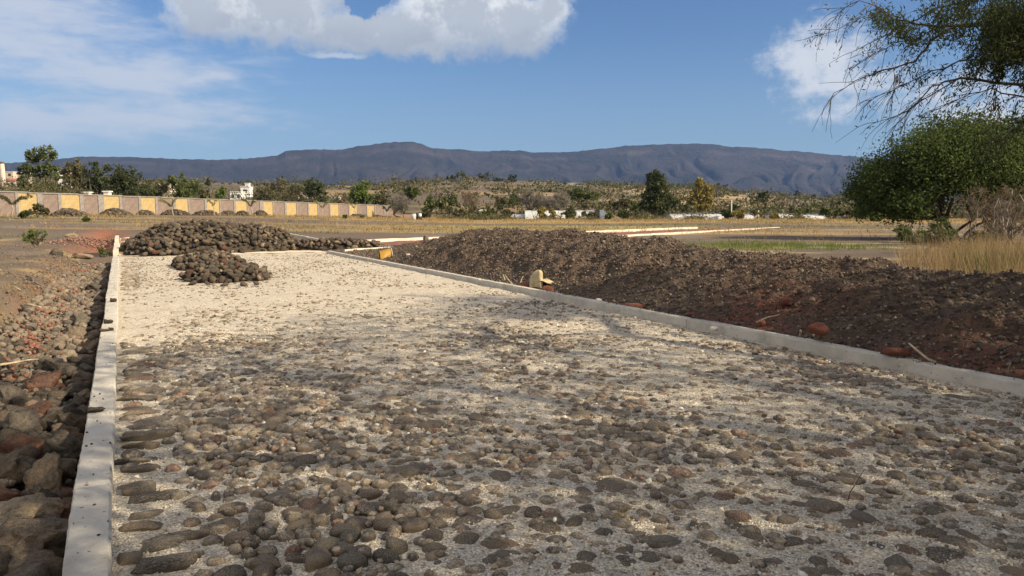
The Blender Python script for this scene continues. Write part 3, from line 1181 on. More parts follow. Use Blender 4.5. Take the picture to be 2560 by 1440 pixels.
kerb('concrete_kerb', gl(1740, 570), gl(890, 605), 0.15, 0.2, 0.35, M_conc2, 'pale kerb on the far side of the red side street', 0.5, 0.006)
kerb('concrete_kerb', gl(1945, 568), gl(855, 624), 0.16, 0.12, 0.3, M_conc2, 'pale kerb on the near side of the red side street', 0.5, 0.006)
kerb('concrete_kerb', gl(800, 600), gl(660, 573), 0.12, 0.16, 0.3, M_conc2, 'thin kerb line rising behind the right shoulder of the big stone heap', 0.4, 0.005)
kerb('concrete_kerb', gl(400, 554, 0.15), gl(235, 553, 0.15), 0.2, 0.30, 0.4, M_conc2, 'orange tinted kerb strip crossing behind the heap towards the wall', 0.5, 0.006)
kerb('concrete_kerb', gl(235, 556, 0.3), gl(-60, 557, 0.3), 0.15, 0.38, 0.3, M_conc, 'grey kerb strip at the far edge of the left field', 0.5, 0.006)

kerb_spill()

# kerb stub standing up
mb = MB()
p = ray_z(715, 590, 0.1)
mb.box((p[0], p[1], 0.2), (0.07, 0.06, 0.22), 0.3, jit=0.006)
mb.build('marker_post', M_conc2, None, False, label='little white concrete marker standing behind the stone heap', cat='marker')


# red side street surface between its kerbs, plus sand apron at the crossing
def strip(name, pts, zoff, mat, nu=60, nv=8, seed=1, amp=0.03):
    A, B, C, D = [np.array(q, float) for q in pts]
    V = []
    for i in range(nu + 1):
        t = i / nu
        for j in range(nv + 1):
            w = j / nv
            q = (A * (1 - t) + B * t) * (1 - w) + (D * (1 - t) + C * t) * w
            V.append((q[0], q[1], 0))
    V = np.array(V)
    V[:, 2] = np.maximum(ground_z(V[:, 0], V[:, 1]), 0.0) + zoff + amp * fbm(V[:, 0] * 1.5, V[:, 1] * 1.5, 3, seed)
    Q = [(i * (nv + 1) + j, (i + 1) * (nv + 1) + j, (i + 1) * (nv + 1) + j + 1, i * (nv + 1) + j + 1) for i in range(nu) for j in range(nv)]
    me = new_mesh(name, V, np.array(Q)[:, ::-1], mat, True)
    return obj(name, me, kind='structure')


M_red = plain_mat('red_scoria', (0.17, 0.075, 0.06), (0.27, 0.13, 0.10), 4, space=False, bs=0.9, bd=0.05)
M_sand = plain_mat('pale_sand', (0.62, 0.47, 0.32), (0.74, 0.62, 0.47), 2, space=False, bs=0.4, bd=0.02)
strip('side_street', [gl(915, 617), gl(1960, 568), gl(1745, 571), gl(915, 604)], 0.06, M_red, 90, 10, 5)
sa, sb_, sc_, sd_ = xy(25.9, -0.1), xy(25.9, 6.6), xy(29.6, 8.2), xy(33, 3)
strip('sand_apron', [xy(27.3, 2.8), xy(26.6, 8.6), xy(31.0, 9.6), xy(33.5, 3.5)], 0.012, M_sand, 40, 20, 6, 0.03)
strip('sand_bed', [xy(27.3, -0.1), xy(27.3, 2.75), xy(44, 3.4), xy(44, -0.1)], 0.016, M_sand, 30, 12, 7, 0.03)


# ------------------------------------------------------------------ stones lying on the left kerb
LIBR = lib_stones('rock', ROCK, 3, 0.85, 0.15, 9, 21)


def lone(name, p, size, kind, label, cat='stone', rot=None, group=None, lib=None, var=0):
    o = obj(name, (lib or LIBR)[(var, kind)], None, label=label, cat=cat, group=group)
    o.location = p
    o.scale = size
    o.rotation_euler = rot or (0, 0, random.uniform(0, 3))
    return o


for px, py, sz, kd, lb in [
        (241, 1027, (0.062, 0.040, 0.020), 'dark', 'flat dark oval stone resting on the left kerb, nearest of those on it'),
        (272, 806, (0.058, 0.042, 0.032), 'dark', 'dark oval stone on the left kerb, just beyond the broken pair of stones'),
        (262, 826, (0.060, 0.035, 0.022), 'brown', 'brown stone lying at the outer side of the left kerb top beside a smaller one'),
        (278, 824, (0.030, 0.028, 0.024), 'dark', 'tiny dark stone on the left kerb, touching the brown one'),
        (284, 752, (0.050, 0.045, 0.036), 'dark', 'farthest rounded stone sitting on the left kerb')]:
    q = ray_z(px, py + 3, KERB_Z)
    lone('kerb_stone', (q[0], q[1], KERB_Z + sz[2] * 0.75), sz, kd, lb, rot=(0, 0, 0.1), var=3)

for px, py in [(229, 1111), (216, 1116), (218, 1082), (247, 1340), (236, 992), (250, 985)]:
    q = ray_z(px, py, KERB_Z)
    lone('kerb_chip', (q[0], q[1], KERB_Z + 0.003), (0.008, 0.007, 0.005), 'dark', 'tiny dark stone chip lying on top of the left kerb', 'stone chip', group='chips on the left kerb', var=1)


# ------------------------------------------------------------------ rocks filling the trench on the left
def build_trench():
    r = np.random.default_rng(8)
    P, S, KD = [], [], []

    def add(s, o, z, a, kd=None):
        x, y = xy(s, o)
        P.append((x, y, z))
        S.append((a * r.uniform(0.9, 1.25), a * r.uniform(0.7, 0.95), a * r.uniform(0.55, 0.85)))
        KD.append(kd)
    # hand placed large ones (photograph positions)
    hand = [(60, 1345, 0.135, 'brown'), (50, 1275, 0.11, 'tan'), (110, 1180, 0.085, 'tan'), (15, 1160, 0.10, 'brown'), (60, 1110, 0.085, 'reddish'),
            (165, 1115, 0.09, 'dark'), (50, 1055, 0.09, 'grey'), (90, 1015, 0.085, 'reddish'), (25, 985, 0.10, 'grey'), (105, 955, 0.11, 'reddish'),
            (140, 910, 0.11, 'dark'), (195, 1040, 0.08, 'brown'), (190, 830, 0.12, 'brown'), (232, 856, 0.11, 'tan'), (210, 900, 0.07, 'dark'),
            (135, 1255, 0.06, 'reddish'), (160, 1060, 0.05, 'brown'), (105, 1215, 0.05, 'dark'), (20, 1215, 0.06, 'reddish'), (205, 795, 0.15, 'grey'),
            (115, 765, 0.12, 'grey'), (175, 745, 0.14, 'dark'), (240, 720, 0.16, 'dark'), (262, 700, 0.14, 'grey'), (225, 690, 0.15, 'brown'), (268, 670, 0.17, 'grey'), (278, 650, 0.19, 'dark'), (255, 735, 0.12, 'grey')]
    for px, py, a, kd in hand:
        a = a * (1.6 if py > 890 else 1.15)
        q = ray_z(px, py, -0.10)
        s, o = so(q[0], q[1])
        o = min(o, -0.28 - a * 0.9)
        add(s, o, -0.19 + a * 0.15, a, kd)
    HP = np.array(P)
    # filling
    for s0 in np.arange(1.0, 26.5, 0.10):
        for o0 in np.arange(-1.35, -0.30, 0.105):
            for layer in range(2):
                s = s0 + r.uniform(-0.05, 0.05)
                o = o0 + r.uniform(-0.05, 0.05)
                small = r.random() < (0.2 if s < 4 else 0.52 if s < 15 else 0.5)
                a = r.uniform(0.025, 0.05) if small else r.uniform(0.055, 0.095) * (1.4 if s < 5 else 1)
                z = -0.27 + layer * r.uniform(0.06, 0.13) + 0.10 * sst(-1.0, -1.35, o)
                x, y = xy(s, o)
                if layer and np.min(np.hypot(HP[:, 0] - x, HP[:, 1] - y)) < a + 0.07:
                    continue
                if o > -0.27 - a * 1.25:
                    o = -0.28 - a * 1.25
                add(s, o, z, a)
    P_ = np.array(P)
    S_ = np.array(S)
    n = len(P_)
    kinds = kind_pick(r, n, (0.33, 0.27, 0.31, 0.05, 0.04))
    for i, kd in enumerate(KD):
        if kd:
            kinds[i] = kd
    u = P_[:, 0] / np.maximum(P_[:, 1], 0.1)
    inv = (u > -0.74) & (P_[:, 1] > 2.2)
    score = np.where(inv, S_[:, 0] / np.maximum(P_[:, 1], 0.1) * (1 + 1.5 * (P_[:, 2] + 0.27)), 0)
    score[:len(hand)] += 10
    order = np.argsort(-score)
    one, rest = order[:290], order[290:]
    uniq = {
        0: 'largest rough brown boulder in the near left corner beside the kerb', 1: 'tan smooth boulder partly covered by the largest brown boulder',
        2: 'pale faceted tan rock with a dark underside beside the kerb', 3: 'brown pitted rock cut by the left picture edge, left of the pale faceted rock',
        4: 'low reddish rock between the pale faceted rock and a grey boulder', 5: 'dark rounded rock touching the kerb below the oval kerb stone',
        6: 'grey pitted rock left of the oval kerb stone', 7: 'round reddish rock in front of the larger reddish boulder', 8: 'grey rock with pits at the left edge, beyond the round reddish rock',
        9: 'large reddish boulder with a steep front', 10: 'smooth dark boulder just behind the large reddish one', 11: 'brown rock against the kerb opposite the oval kerb stone',
        12: 'brown block with holes beside the tan leaning stone', 13: 'tan stone leaning against the kerb past the brown block', 14: 'dark flat stone in the gap below the leaning tan stone',
        19: 'grey boulder behind the brown block with holes', 20: 'grey angular stone amid small red stones', 21: 'dark hollowed stone casting a black shadow in mid trench',
        22: 'dark oblong stone lying against the kerb in mid trench', 23: 'grey rounded stone stacked against the kerb beyond the oblong one', 24: 'brown rounded stone stacked left of the grey one by the kerb',
        25: 'grey stone near the far end of the trench kerb', 26: 'biggest dark stone at the far kerb end', 27: 'grey slab between the oblong stone and the kerb'}
    lib = lib_stones('rock', ROCK, 3, 0.85, 0.15, 14, 21)
    for j, i in enumerate(one):
        kd = str(kinds[i])
        size = 'large' if S_[i, 0] > 0.085 else 'middling' if S_[i, 0] > 0.055 else 'small'
        sv, ov = so(P_[i, 0], P_[i, 1])
        zone = next(t for lim, t in ((2.6, 'at the bottom picture edge'), (3.4, 'beside the brown corner boulder'), (4.2, 'near the pale faceted rock'), (5.0, 'short of the oval kerb stone'), (6.0, 'just past the oval kerb stone'), (7.2, 'around the large reddish boulder'), (8.6, 'near the tan leaning stone'), (10.5, 'abreast of the farther kerb stones'), (13.5, 'among the small red stones'), (99, 'toward the far end')) if sv < lim)
        side = 'close to the kerb' if ov > -0.55 else 'in mid trench' if ov > -0.95 else 'on the bank side'
        lb = uniq.get(int(i)) or '%s %s rock %s, %s' % (size, kd if kd != 'dark' else 'dark grey', side, zone)
        if i < len(hand):
            V0, T0 = stone_shape(4, 700 + int(i), 1.0, 0.17, 0.72)
            me_ = new_mesh('rock', V0, T0, ROCK[kd], True)
        else:
            me_ = lib[(int(r.integers(0, 14)), kd)]
        o = obj('rock', me_, None, label=lb, cat='rock', group='loose rocks filling the trench left of the kerb')
        o.location = P_[i]
        o.scale = S_[i]
        o.rotation_euler = (r.normal(0, 0.35), r.normal(0, 0.35), r.uniform(0, 6.28))
    mb = MB()
    join_stones(P_[rest], S_[rest], r.uniform(0, 6, len(rest)), 0.4, 1, 0.6, 0.1, 22, mb)
    # small red and grey rubble over the bank foot
    m2 = 2600
    s = 2.2 + 24 * r.random(m2)
    o = -1.15 + r.normal(0, 0.28, m2)
    x, y = xy(s, o)
    a = r.uniform(0.012, 0.035, m2)
    z = ground_z(x, y) + 0.05 + 0.12 * (o > -1.2)
    z = np.minimum(z, 0.25)
    join_stones(np.stack([x, y, z], 1), np.stack([a, a * 0.8, a * 0.7], 1), r.uniform(0, 6, m2), 0.4, 1, 0.7, 0.1, 23, mb)
    mb.build('trench_rubble', M_rock, None, kind='stuff', label='smaller rocks and rubble filling the trench', cat='rubble')
    # lumps and pebbles on the bank
    m2 = 5200
    s = 2.5 + 40 * r.random(m2) ** 1.3
    o = -1.25 - 7 * r.random(m2) ** 1.5
    x, y = xy(s, o)
    a = 0.008 + 0.035 * r.random(m2) ** 3
    mb2 = MB()
    join_stones(np.stack([x, y, ground_z(x, y) + a * 0.2], 1), np.stack([a, a * 0.8, a * 0.6], 1), r.uniform(0, 6, m2), 0.4, 1, 0.9, 0.15, 29, mb2)
    m2 = 22000
    s = 2.5 + 34 * r.random(m2) ** 1.4
    o = -1.2 - 6 * r.random(m2) ** 1.6
    x, y = xy(s, o)
    a = 0.005 + 0.016 * r.random(m2) ** 2
    octs(np.stack([x, y, ground_z(x, y) + a * 0.2], 1), a, r, mb2)
    mb2.build('bank_clods', plain_mat('bank_clod', (0.09, 0.072, 0.053), (0.20, 0.16, 0.12), 9, space=False), None, kind='stuff', label='earth lumps and pebbles on the left bank', cat='clods')
    # red scoria bits
    mb = MB()
    m2 = 130
    c = r.integers(0, 9, m2)
    cs = np.array([6.4, 7.6, 8.6, 10.2, 11.5, 13.5, 16, 22, 24])[c]
    co_ = np.array([-1.15, -1.2, -1.05, -0.95, -1.1, -1.0, -0.95, -0.9, -0.8])[c]
    s = cs + r.normal(0, 0.45, m2)
    o = co_ + r.normal(0, 0.13, m2)
    x, y = xy(s, o)
    a = r.uniform(0.012, 0.04, m2)
    join_stones(np.stack([x, y, np.maximum(ground_z(x, y), -0.1) + 0.07], 1), np.stack([a, a * 0.8, a * 0.7], 1), r.uniform(0, 6, m2), 0.4, 1, 0.8, 0.12, 24, mb)
    mb.build('red_rubble', plain_mat('red_rubble', (0.14, 0.055, 0.035), (0.27, 0.13, 0.09), 20, space=False), None, kind='stuff', label='patches of small red volcanic stones in the trench', cat='rubble')


build_trench()


# ------------------------------------------------------------------ heaps of stones
def heap_h_big(x, y):
    s, o = so(x, y)
    # main body and right tail
    r1 = ((o - 2.75) / 2.85) ** 2 + ((s - 30.4) / 2.9) ** 2
    r1b = ((o - 4.0) / 2.5) ** 2 + ((s - 30.5) / 2.7) ** 2
    r0 = ((o - 1.15) / 1.1) ** 2 + ((s - 28.6) / 1.5) ** 2
    h = 1.08 * np.clip(1 - r1, 0, None) ** 0.62
    h = np.maximum(h, 0.97 * np.clip(1 - r1b, 0, None) ** 0.7)
    h = np.maximum(h, 0.55 * np.clip(1 - r0, 0, None) ** 0.6)
    r2 = ((o - 6.9) / 2.6) ** 2 + ((s - 29.3 + 0.30 * (o - 6)) / 1.1) ** 2
    h = np.maximum(h, 0.40 * np.clip(1 - r2, 0, None) ** 0.5)
    return h * (1 + 0.16 * fbm(x * 1.1, y * 1.1, 3, 201))


SP0 = ray_z(572, 697, 0)
SP1 = ray_z(512, 668, 0)


def heap_h_small(x, y):
    s, o = so(x, y)
    s0, o0 = so(SP0[0], SP0[1])
    s1, o1 = so(SP1[0], SP1[1])
    h = 0.37 * np.clip(1 - ((o - o1 - 0.15) / 0.95) ** 2 - ((s - s1 - 0.3) / 1.9) ** 2, 0, None) ** 0.6
    h = np.maximum(h, 0.30 * np.clip(1 - ((o - o0 - 0.0) / 0.95) ** 2 - ((s - s0 - 0.1) / 1.2) ** 2, 0, None) ** 0.6)
    return h * (1 + 0.18 * fbm(x * 1.8, y * 1.8, 3, 202))


def build_heaps():
    r = np.random.default_rng(9)

    def core(fn, box, step, mb):
        sg = np.arange(box[0], box[1], step)
        og = np.arange(box[2], box[3], step)
        O, S = np.meshgrid(og, sg)
        X, Y = xy(S, O)
        Z = fn(X, Y) - 0.14
        n, m_ = X.shape
        idx = np.arange(n * m_).reshape(n, m_)
        Q = np.stack([idx[:-1, :-1], idx[:-1, 1:], idx[1:, 1:], idx[1:, :-1]], -1).reshape(-1, 4)
        mb.add(np.stack([X, Y, Z], -1).reshape(-1, 3), Q, None, 0.1)

    def pts(fn, box, step, size):
        P, S = [], []
        for s0 in np.arange(box[0], box[1], step):
            for o0 in np.arange(box[2], box[3], step):
                s = s0 + r.uniform(-0.5, 0.5) * step
                o = o0 + r.uniform(-0.5, 0.5) * step
                x, y = xy(s, o)
                h = float(fn(x, y))
                if h < 0.05:
                    if r.random() > 0.02 or h <= 0.0:
                        continue
                a = r.uniform(*size)
                S.append((a * r.uniform(0.95, 1.3), a * r.uniform(0.75, 1), a * r.uniform(0.6, 0.85)))
                P.append((x, y, max(h - 0.03 + r.uniform(-0.04, 0.05), a * 0.5)))
        return np.array(P), np.array(S)
    b1 = (26.7, 33.5, -1.4, 10.2)
    mbb, mbs = MB(), MB()
    core(heap_h_big, b1, 0.12, mbb)
    PB, SB = pts(heap_h_big, b1, 0.16, (0.055, 0.135))
    s0, o0 = so(SP1[0], SP1[1])
    s1, o1 = so(SP0[0], SP0[1])
    b2 = (s1 - 1.6, s0 + 2.4, min(o0, o1) - 1.3, max(o0, o1) + 1.3)
    core(heap_h_small, b2, 0.08, mbs)
    PS, SS = pts(heap_h_small, b2, 0.12, (0.042, 0.11))
    # a few satellites round the small heap
    for px, py in [(655, 697), (470, 705), (455, 690), (445, 675), (430, 665), (640, 712), (520, 714), (560, 716), (480, 714), (610, 716)]:
        q = ray_z(px, py, 0)
        a = r.uniform(0.06, 0.09)
        PS = np.vstack([PS, [q[0], q[1], a * 0.5]])
        SS = np.vstack([SS, [a * 1.2, a * 0.8, a * 0.6]])
    lib = lib_stones('heap_stone', HEAPM, 2, 1.0, 0.15, 12, 41)

    def singles(P, S, k, where, group):
        score = S[:, 0] / P[:, 1] * (1 + 0.02 * P[:, 2]) * np.where(P[:, 1] > 0, 1, 0)
        # prefer the camera side
        score = score * (1.0 - 0.02 * (P[:, 1] - P[:, 1].min()))
        order = np.argsort(-score)
        kinds = kind_pick(r, len(P), (0.34, 0.16, 0.42, 0.03, 0.05))
        zmax = P[:, 2].max()
        for i in order[:k]:
            kd = str(kinds[i])
            size = 'bigger' if S[i, 0] > np.median(S[:, 0]) else 'smaller'
            oo = so(P[i, 0], P[i, 1])[1]
            omn, omx = np.percentile([so(a_, b_)[1] for a_, b_ in P[:, :2]], (3, 97)) if i == order[0] else (omn, omx)
            q5 = (oo - omn) / (omx - omn)
            hor = 'far left' if q5 < 0.2 else 'left' if q5 < 0.4 else 'middle' if q5 < 0.6 else 'right' if q5 < 0.8 else 'far right'
            lvl = 'near the foot' if P[i, 2] < 0.35 * zmax else 'on the flank' if P[i, 2] < 0.75 * zmax else 'near the top'
            o = obj('heap_stone', lib[(int(r.integers(0, 12)), kd)], None, label='%s %s stone %s, %s side of the %s' % (size, kd if kd != 'dark' else 'blackish', lvl, hor, where), cat='stone', group=group)
            o.location = P[i]
            o.scale = S[i]
            o.rotation_euler = (r.normal(0, 0.5), r.normal(0, 0.5), r.uniform(0, 6.28))
        return order[k:]
    rs = singles(PS, SS, 150, 'small heap', 'stones of the small heap')
    rb = singles(PB, SB, 150, 'big heap', 'stones of the big heap')
    join_stones(PB[rb], SB[rb], r.uniform(0, 6, len(rb)), 0.5, 1, 1.0, 0.16, 42, mbb, nvar=14)
    join_stones(PS[rs], SS[rs], r.uniform(0, 6, len(rs)), 0.5, 1, 1.0, 0.16, 43, mbs, nvar=14)
    mbb.build('stone_heap', M_heap, None, kind='stuff', label='big heap of brown river stones closing the end of the cobbled road', cat='stone heap')
    mbs.build('stone_heap', M_heap, None, kind='stuff', label='small heap of stones on the cream gravel in front of the big heap', cat='stone heap')


build_heaps()


# ------------------------------------------------------------------ soil mound on the right
def mound_h(s, o):
    crest = np.interp(s, [-3, 3, 5, 9, 11.5, 14, 17, 19.2, 20.6, 22.3, 24, 25.8, 27.5], [0.62, 0.64, 0.66, 0.78, 0.88, 1.02, 1.0, 1.02, 0.80, 0.55, 0.32, 0.12, 0.0])
    x, y = xy(s, o)
    crest = crest * (1 + 0.10 * fbm(s / 1.6, s * 0 + 1, 3, 301))
    oc = 9.1 + 0.25 * fbm(s / 3, s * 0 + 5, 2, 302) - 0.9 * sst(22, 28, s)
    up = sst(6.72, 1.0, o) * 0
    a = np.clip((o - 6.85) / (oc - 6.85), 0, 1)
    b = np.clip((12.2 - o) / (12.2 - oc), 0, 1)
    prof = np.where(o < oc, 1 - (1 - a) ** 1.35, b * b * (3 - 2 * b))
    z = crest * prof
    rough = np.clip(z * 3, 0.12, 1)
    z = z + rough * (0.13 * fbm(x * 1.3, y * 1.3, 4, 303) + 0.085 * fbm(x * 4, y * 4, 3, 304) + 0.05 * fbm(x * 11, y * 11, 2, 305) + 0.028 * fbm(x * 24, y * 24, 2, 306))
    return z + 0.015


def build_mound():
    r = np.random.default_rng(14)
    sg = np.concatenate([np.arange(-3, 12, 0.05), np.arange(12, 29, 0.07)])
    og = np.arange(6.62, 12.4, 0.05)
    O, S = np.meshgrid(og, sg)
    X, Y = xy(S, O)
    Z = mound_h(S, O)
    n, m_ = X.shape
    idx = np.arange(n * m_).reshape(n, m_)
    Q = np.stack([idx[:-1, :-1], idx[:-1, 1:], idx[1:, 1:], idx[1:, :-1]], -1).reshape(-1, 4)
    red = np.zeros_like(X)
    for px, py, Yd, rad in [(2250, 680, None, 1.0), (1950, 720, None, 0.8), (1850, 730, None, 0.6), (1340, 615, None, 0.8), (1960, 840, None, 0.5), (2400, 800, None, 1.0), (1600, 740, None, 0.6)]:
        q = ray_z(px, py, 0.5)
        red += np.exp(-((X - q[0]) ** 2 + (Y - q[1]) ** 2) / rad ** 2)
    red = np.clip(red * 0.9 + 0.15 * sst(0.1, 0.5, fbm(X / 1.2, Y / 1.2, 3, 306)), 0, 1)
    me = new_mesh('soil_mound', np.stack([X, Y, Z], -1).reshape(-1, 3), Q, M_soil, True, {'red': red.ravel()})
    mound = obj('soil_mound', me, label='long mound of dark excavated soil behind the right kerb', cat='soil mound')
    # clods
    mb = MB()
    n = 15000
    s = -1 + 29 * r.random(n)
    o = 6.8 + 4.0 * r.random(n) ** 0.9
    z = mound_h(s, o)
    keep = z > 0.02
    x, y = xy(s, o)
    a = (0.007 + 0.028 * r.random(n) ** 2.5) * np.where(r.random(n) < 0.05, 1.9, 1.0)
    P = np.stack([x, y, z + a * 0.3], 1)[keep]
    a = a[keep]
    join_stones(P, np.stack([a, a * 0.85, a * 0.75], 1), r.uniform(0, 6, len(a)), 0.5, 1, 0.9, 0.16, 44, mb, nvar=6)
    n = 46000
    s = -1 + 29 * r.random(n)
    o = 6.75 + 3.6 * r.random(n)
    z = mound_h(s, o)
    kp = z > 0.02
    x, y = xy(s, o)
    sz = 0.006 + 0.022 * r.random(n) ** 2
    octs(np.stack([x, y, z + sz * 0.3], 1)[kp], sz[kp], r, mb)
    mb.build('soil_clods', M_clod, mound, kind='stuff')
    # red lumps one can tell apart
    for px, py, sz, lb, zz in [
            (1366, 714, (0.14, 0.12, 0.11), 'round red earth lump beside the khaki sack behind the right kerb', 0.16),
            (1585, 757, (0.22, 0.10, 0.07), 'long low red earth lump touching the right kerb', 0.12),
            (1545, 752, (0.09, 0.06, 0.04), 'small red lump left of the long low one at the right kerb', 0.1),
            (1728, 745, (0.055, 0.05, 0.04), 'small orange red lump on the mound foot', 0.3),
            (1965, 712, (0.08, 0.07, 0.06), 'orange lump halfway up the mound', 0.55),
            (1905, 750, (0.06, 0.05, 0.05), 'reddish lump below the orange one on the mound', 0.4),
            (2040, 822, (0.12, 0.09, 0.07), 'dark red lump behind the slanting straw near the right kerb', 0.25),
            (2240, 878, (0.13, 0.08, 0.05), 'dull red lump near the long pale stick', 0.15),
            (1312, 606, (0.14, 0.12, 0.1), 'red lump just below the mound crest', 0.9)]:
        q = ray_z(px, py, zz)
        s_, o_ = so(q[0], q[1])
        q[2] = float(mound_h(np.array(s_), np.array(o_))) + sz[2] * 0.45 if o_ > 6.7 else zz
        V0, T0 = stone_shape(2, int(px), 0.8, 0.16)
        me = new_mesh('red_lump', V0, T0, M_redclod, True)
        o2 = obj('red_lump', me, None, label=lb, cat='earth lump')
        o2.location = q
        o2.scale = sz
        o2.rotation_euler = (0, 0, -0.2)
    # pale stones on mound
    for px, py, lb in [(1498, 728, 'small white stone at the mound foot above the right kerb'), (1020, 641, 'tiny pale stone on the low end of the mound'), (1785, 793, 'pale stone just behind the right kerb'), (700, 0, None)]:
        if not lb:
            continue
        q = ray_z(px, py, 0.2)
        s_, o_ = so(q[0], q[1])
        q[2] = float(mound_h(np.array(s_), np.array(max(o_, 6.9)))) + 0.02
        V0, T0 = stone_shape(2, int(px), 0.8, 0.1)
        o2 = obj('pale_stone', new_mesh('pale_stone', V0, T0, plain_mat('pale_stone', (0.5, 0.44, 0.36), (0.7, 0.64, 0.55), 4), True), None, label=lb, cat='stone')
        o2.location = q
        o2.scale = (0.06, 0.045, 0.035)
    # three upright boulders on the side street kerb
    for px, py, lb in [(1066, 598, 'left of the three brown boulders in front of the side street kerb'), (1104, 601, 'middle of the three brown boulders in front of the side street kerb'), (1122, 600, 'broadest of the three brown boulders in front of the side street kerb')]:
        q = ray_z(px, py, 0.15)
        lone('boulder', q, (0.13 if px < 1115 else 0.24, 0.12, 0.18), 'brown', lb, 'boulder', var=5)


build_mound()


# ------------------------------------------------------------------ leaves and trees
def cards(P, size, aspect, r, rnd=None, droop=0.0, nrm_up=0.3, mb=None, tri=False):
    """leaf quads of real leaf size clusters at points P"""
    n = len(P)
    d = r.normal(size=(n, 3))
    d[:, 2] -= droop
    d /= np.linalg.norm(d, axis=1)[:, None]
    q = r.normal(size=(n, 3))
    q[:, 2] += nrm_up
    w = np.cross(d, q)
    w /= (np.linalg.norm(w, axis=1)[:, None] + 1e-9)
    L = size * r.uniform(0.6, 1.3, n)
    W = L * aspect
    a = d * (L / 2)[:, None]
    b = w * (W / 2)[:, None]
    rv = r.random(n) if rnd is None else rnd
    if tri:
        V = np.stack([P - a - b, P - a + b, P + a], 1).reshape(-1, 3)
        T = (np.arange(n) * 3)[:, None] + np.array([0, 1, 2])
        mb.add(V, None, T, np.repeat(rv, 3))
    else:
        V = np.stack([P - a, P - b * 1.0 + a * 0.1, P + a, P + b * 1.0 + a * 0.1], 1).reshape(-1, 3)
        Q = (np.arange(n) * 4)[:, None] + np.array([0, 1, 2, 3])
        mb.add(V, Q, None, np.repeat(rv, 4))


def bent(p0, p1, n, r, k=0.12):
    p0 = np.asarray(p0, float)
    p1 = np.asarray(p1, float)
    L = np.linalg.norm(p1 - p0)
    pts = []
    off = r.normal(0, k * L, 3)
    for i in range(n + 1):
        t = i / n
        pts.append(p0 * (1 - t) + p1 * t + off * math.sin(math.pi * t) + r.normal(0, 0.02 * L, 3) * (0 < i < n))
    return pts


def tree(base, height, width, kind, label, cat='tree', name='tree', lobes=9, leaves=1500, leaf=0.3, clear=0.25, seed=0, aspect=0.5,
         flat=1.0, lobe_r=0.52, bark=None, group=None, trunk_r=None, droop=0.0, lobelist=None, shell=0.6, multi=1, depth=None):
    r = np.random.default_rng(seed + 1000)
    root = empty(name, tuple(base), label, cat, group)
    base = np.zeros(3)
    bark = bark or M_bark
    tb, cb = MB(), MB()
    tr = trunk_r or max(0.05, height * 0.03)
    cz = height * (clear + (1 - clear) / 2)
    rz = height * (1 - clear) / 2
    rx = width / 2
    ry = (depth or width) / 2
    C = []
    if lobelist:
        C = [(np.array([a * rx, b * ry, cz + c * rz]), q * rx * (1.25 if name == 'mesquite_tree' else 1)) for a, b, c, q in lobelist]
    else:
        for i in range(lobes):
            for _ in range(30):
                v = r.uniform(-1, 1, 3)
                if np.linalg.norm(v) < 1 and np.linalg.norm(v) > 0.25:
                    break
            lr = r.uniform(0.75, 1.25) * lobe_r * min(rx, rz)
            C.append((np.array([v[0] * (rx - lr * 0.7), v[1] * (ry - lr * 0.7), cz + v[2] * (rz - lr * 0.6)]), lr))
    fork = np.array([r.normal(0, 0.04) * height, r.normal(0, 0.04) * height, height * clear * 0.8 + 0.1])
    stems = []
    for s in range(multi):
        b0 = np.array([r.normal(0, tr * 1.5), r.normal(0, tr * 1.5), -0.25]) if multi > 1 else np.array([0, 0, -0.25])
        f = fork + (r.normal(0, width * 0.10, 3) * [1, 1, 0.2] if multi > 1 else 0)
        tb.tube(bent(b0, f, 4, r, 0.06), [tr * (1.25 - 0.4 * i / 4) / math.sqrt(multi) for i in range(5)], 7)
        stems.append(f)
    for c, lr in C:
        st = stems[int(np.argmin([np.linalg.norm(q[:2] - c[:2]) for q in stems]))]
        pts = bent(st, c, 4, r, 0.08)
        tb.tube(pts, [tr * 0.55 * (1 - 0.8 * i / 4) + 0.008 for i in range(5)], 5)
        for q in range(4):
            e = c + r.normal(0, lr * 0.55, 3)
            tb.tube(bent(pts[3], e, 2, r, 0.1), [tr * 0.18 + 0.006, tr * 0.1 + 0.004, 0.004], 4)
    tot = sum(lr ** 2 for _, lr in C)
    for c, lr in C:
        m = int(leaves * lr ** 2 / tot)
        # sub clumps make light and dark tufts inside each lobe
        ns = max(4, m // 28)
        sv = r.normal(size=(ns, 3))
        sv /= np.linalg.norm(sv, axis=1)[:, None]
        sr = lr * r.uniform(shell, 1.08, ns)
        sc_ = c + sv * sr[:, None] * np.array([1, 1, 0.85 * flat])
        own = r.integers(0, ns, m)
        P = sc_[own] + r.normal(0, lr * 0.17, (m, 3))
        P[:, 2] = np.maximum(P[:, 2], 0.1)
        tone = r.random(ns)
        cards(P, leaf, aspect, r, np.clip(tone[own] * 0.8 + r.random(m) * 0.2, 0, 1), droop, mb=cb)
    tb.build('trunk', bark, root)
    cb.build('crown', LEAF[kind], root, False)
    return root


def gz(x, y):
    return float(ground_z(np.array(x), np.array(y)))


def tree_px(px, base_row, top_row, width_px, Y, kind, label, **kw):
    """place by where it stands: column px at distance Y, height from its top in the photograph"""
    q = at(px, base_row, Y)
    zg = gz(q[0], Y)
    top = at(px, top_row, Y)[2]
    h = top - zg
    w = width_px / 1850 * Y
    if h < 0.6 * w:
        print('LOWTREE', px, Y, round(h, 2), round(w, 2))
        h = max(h, 0.6 * w)
    kw.setdefault('seed', int(px) * 7 + int(Y))
    kw.setdefault('leaf', min(0.8, 0.0038 * Y))
    kw['leaves'] = int(kw.get('leaves', 1500) * 1.5)
    return tree((q[0], Y, zg), h, w, kind, label, **kw)


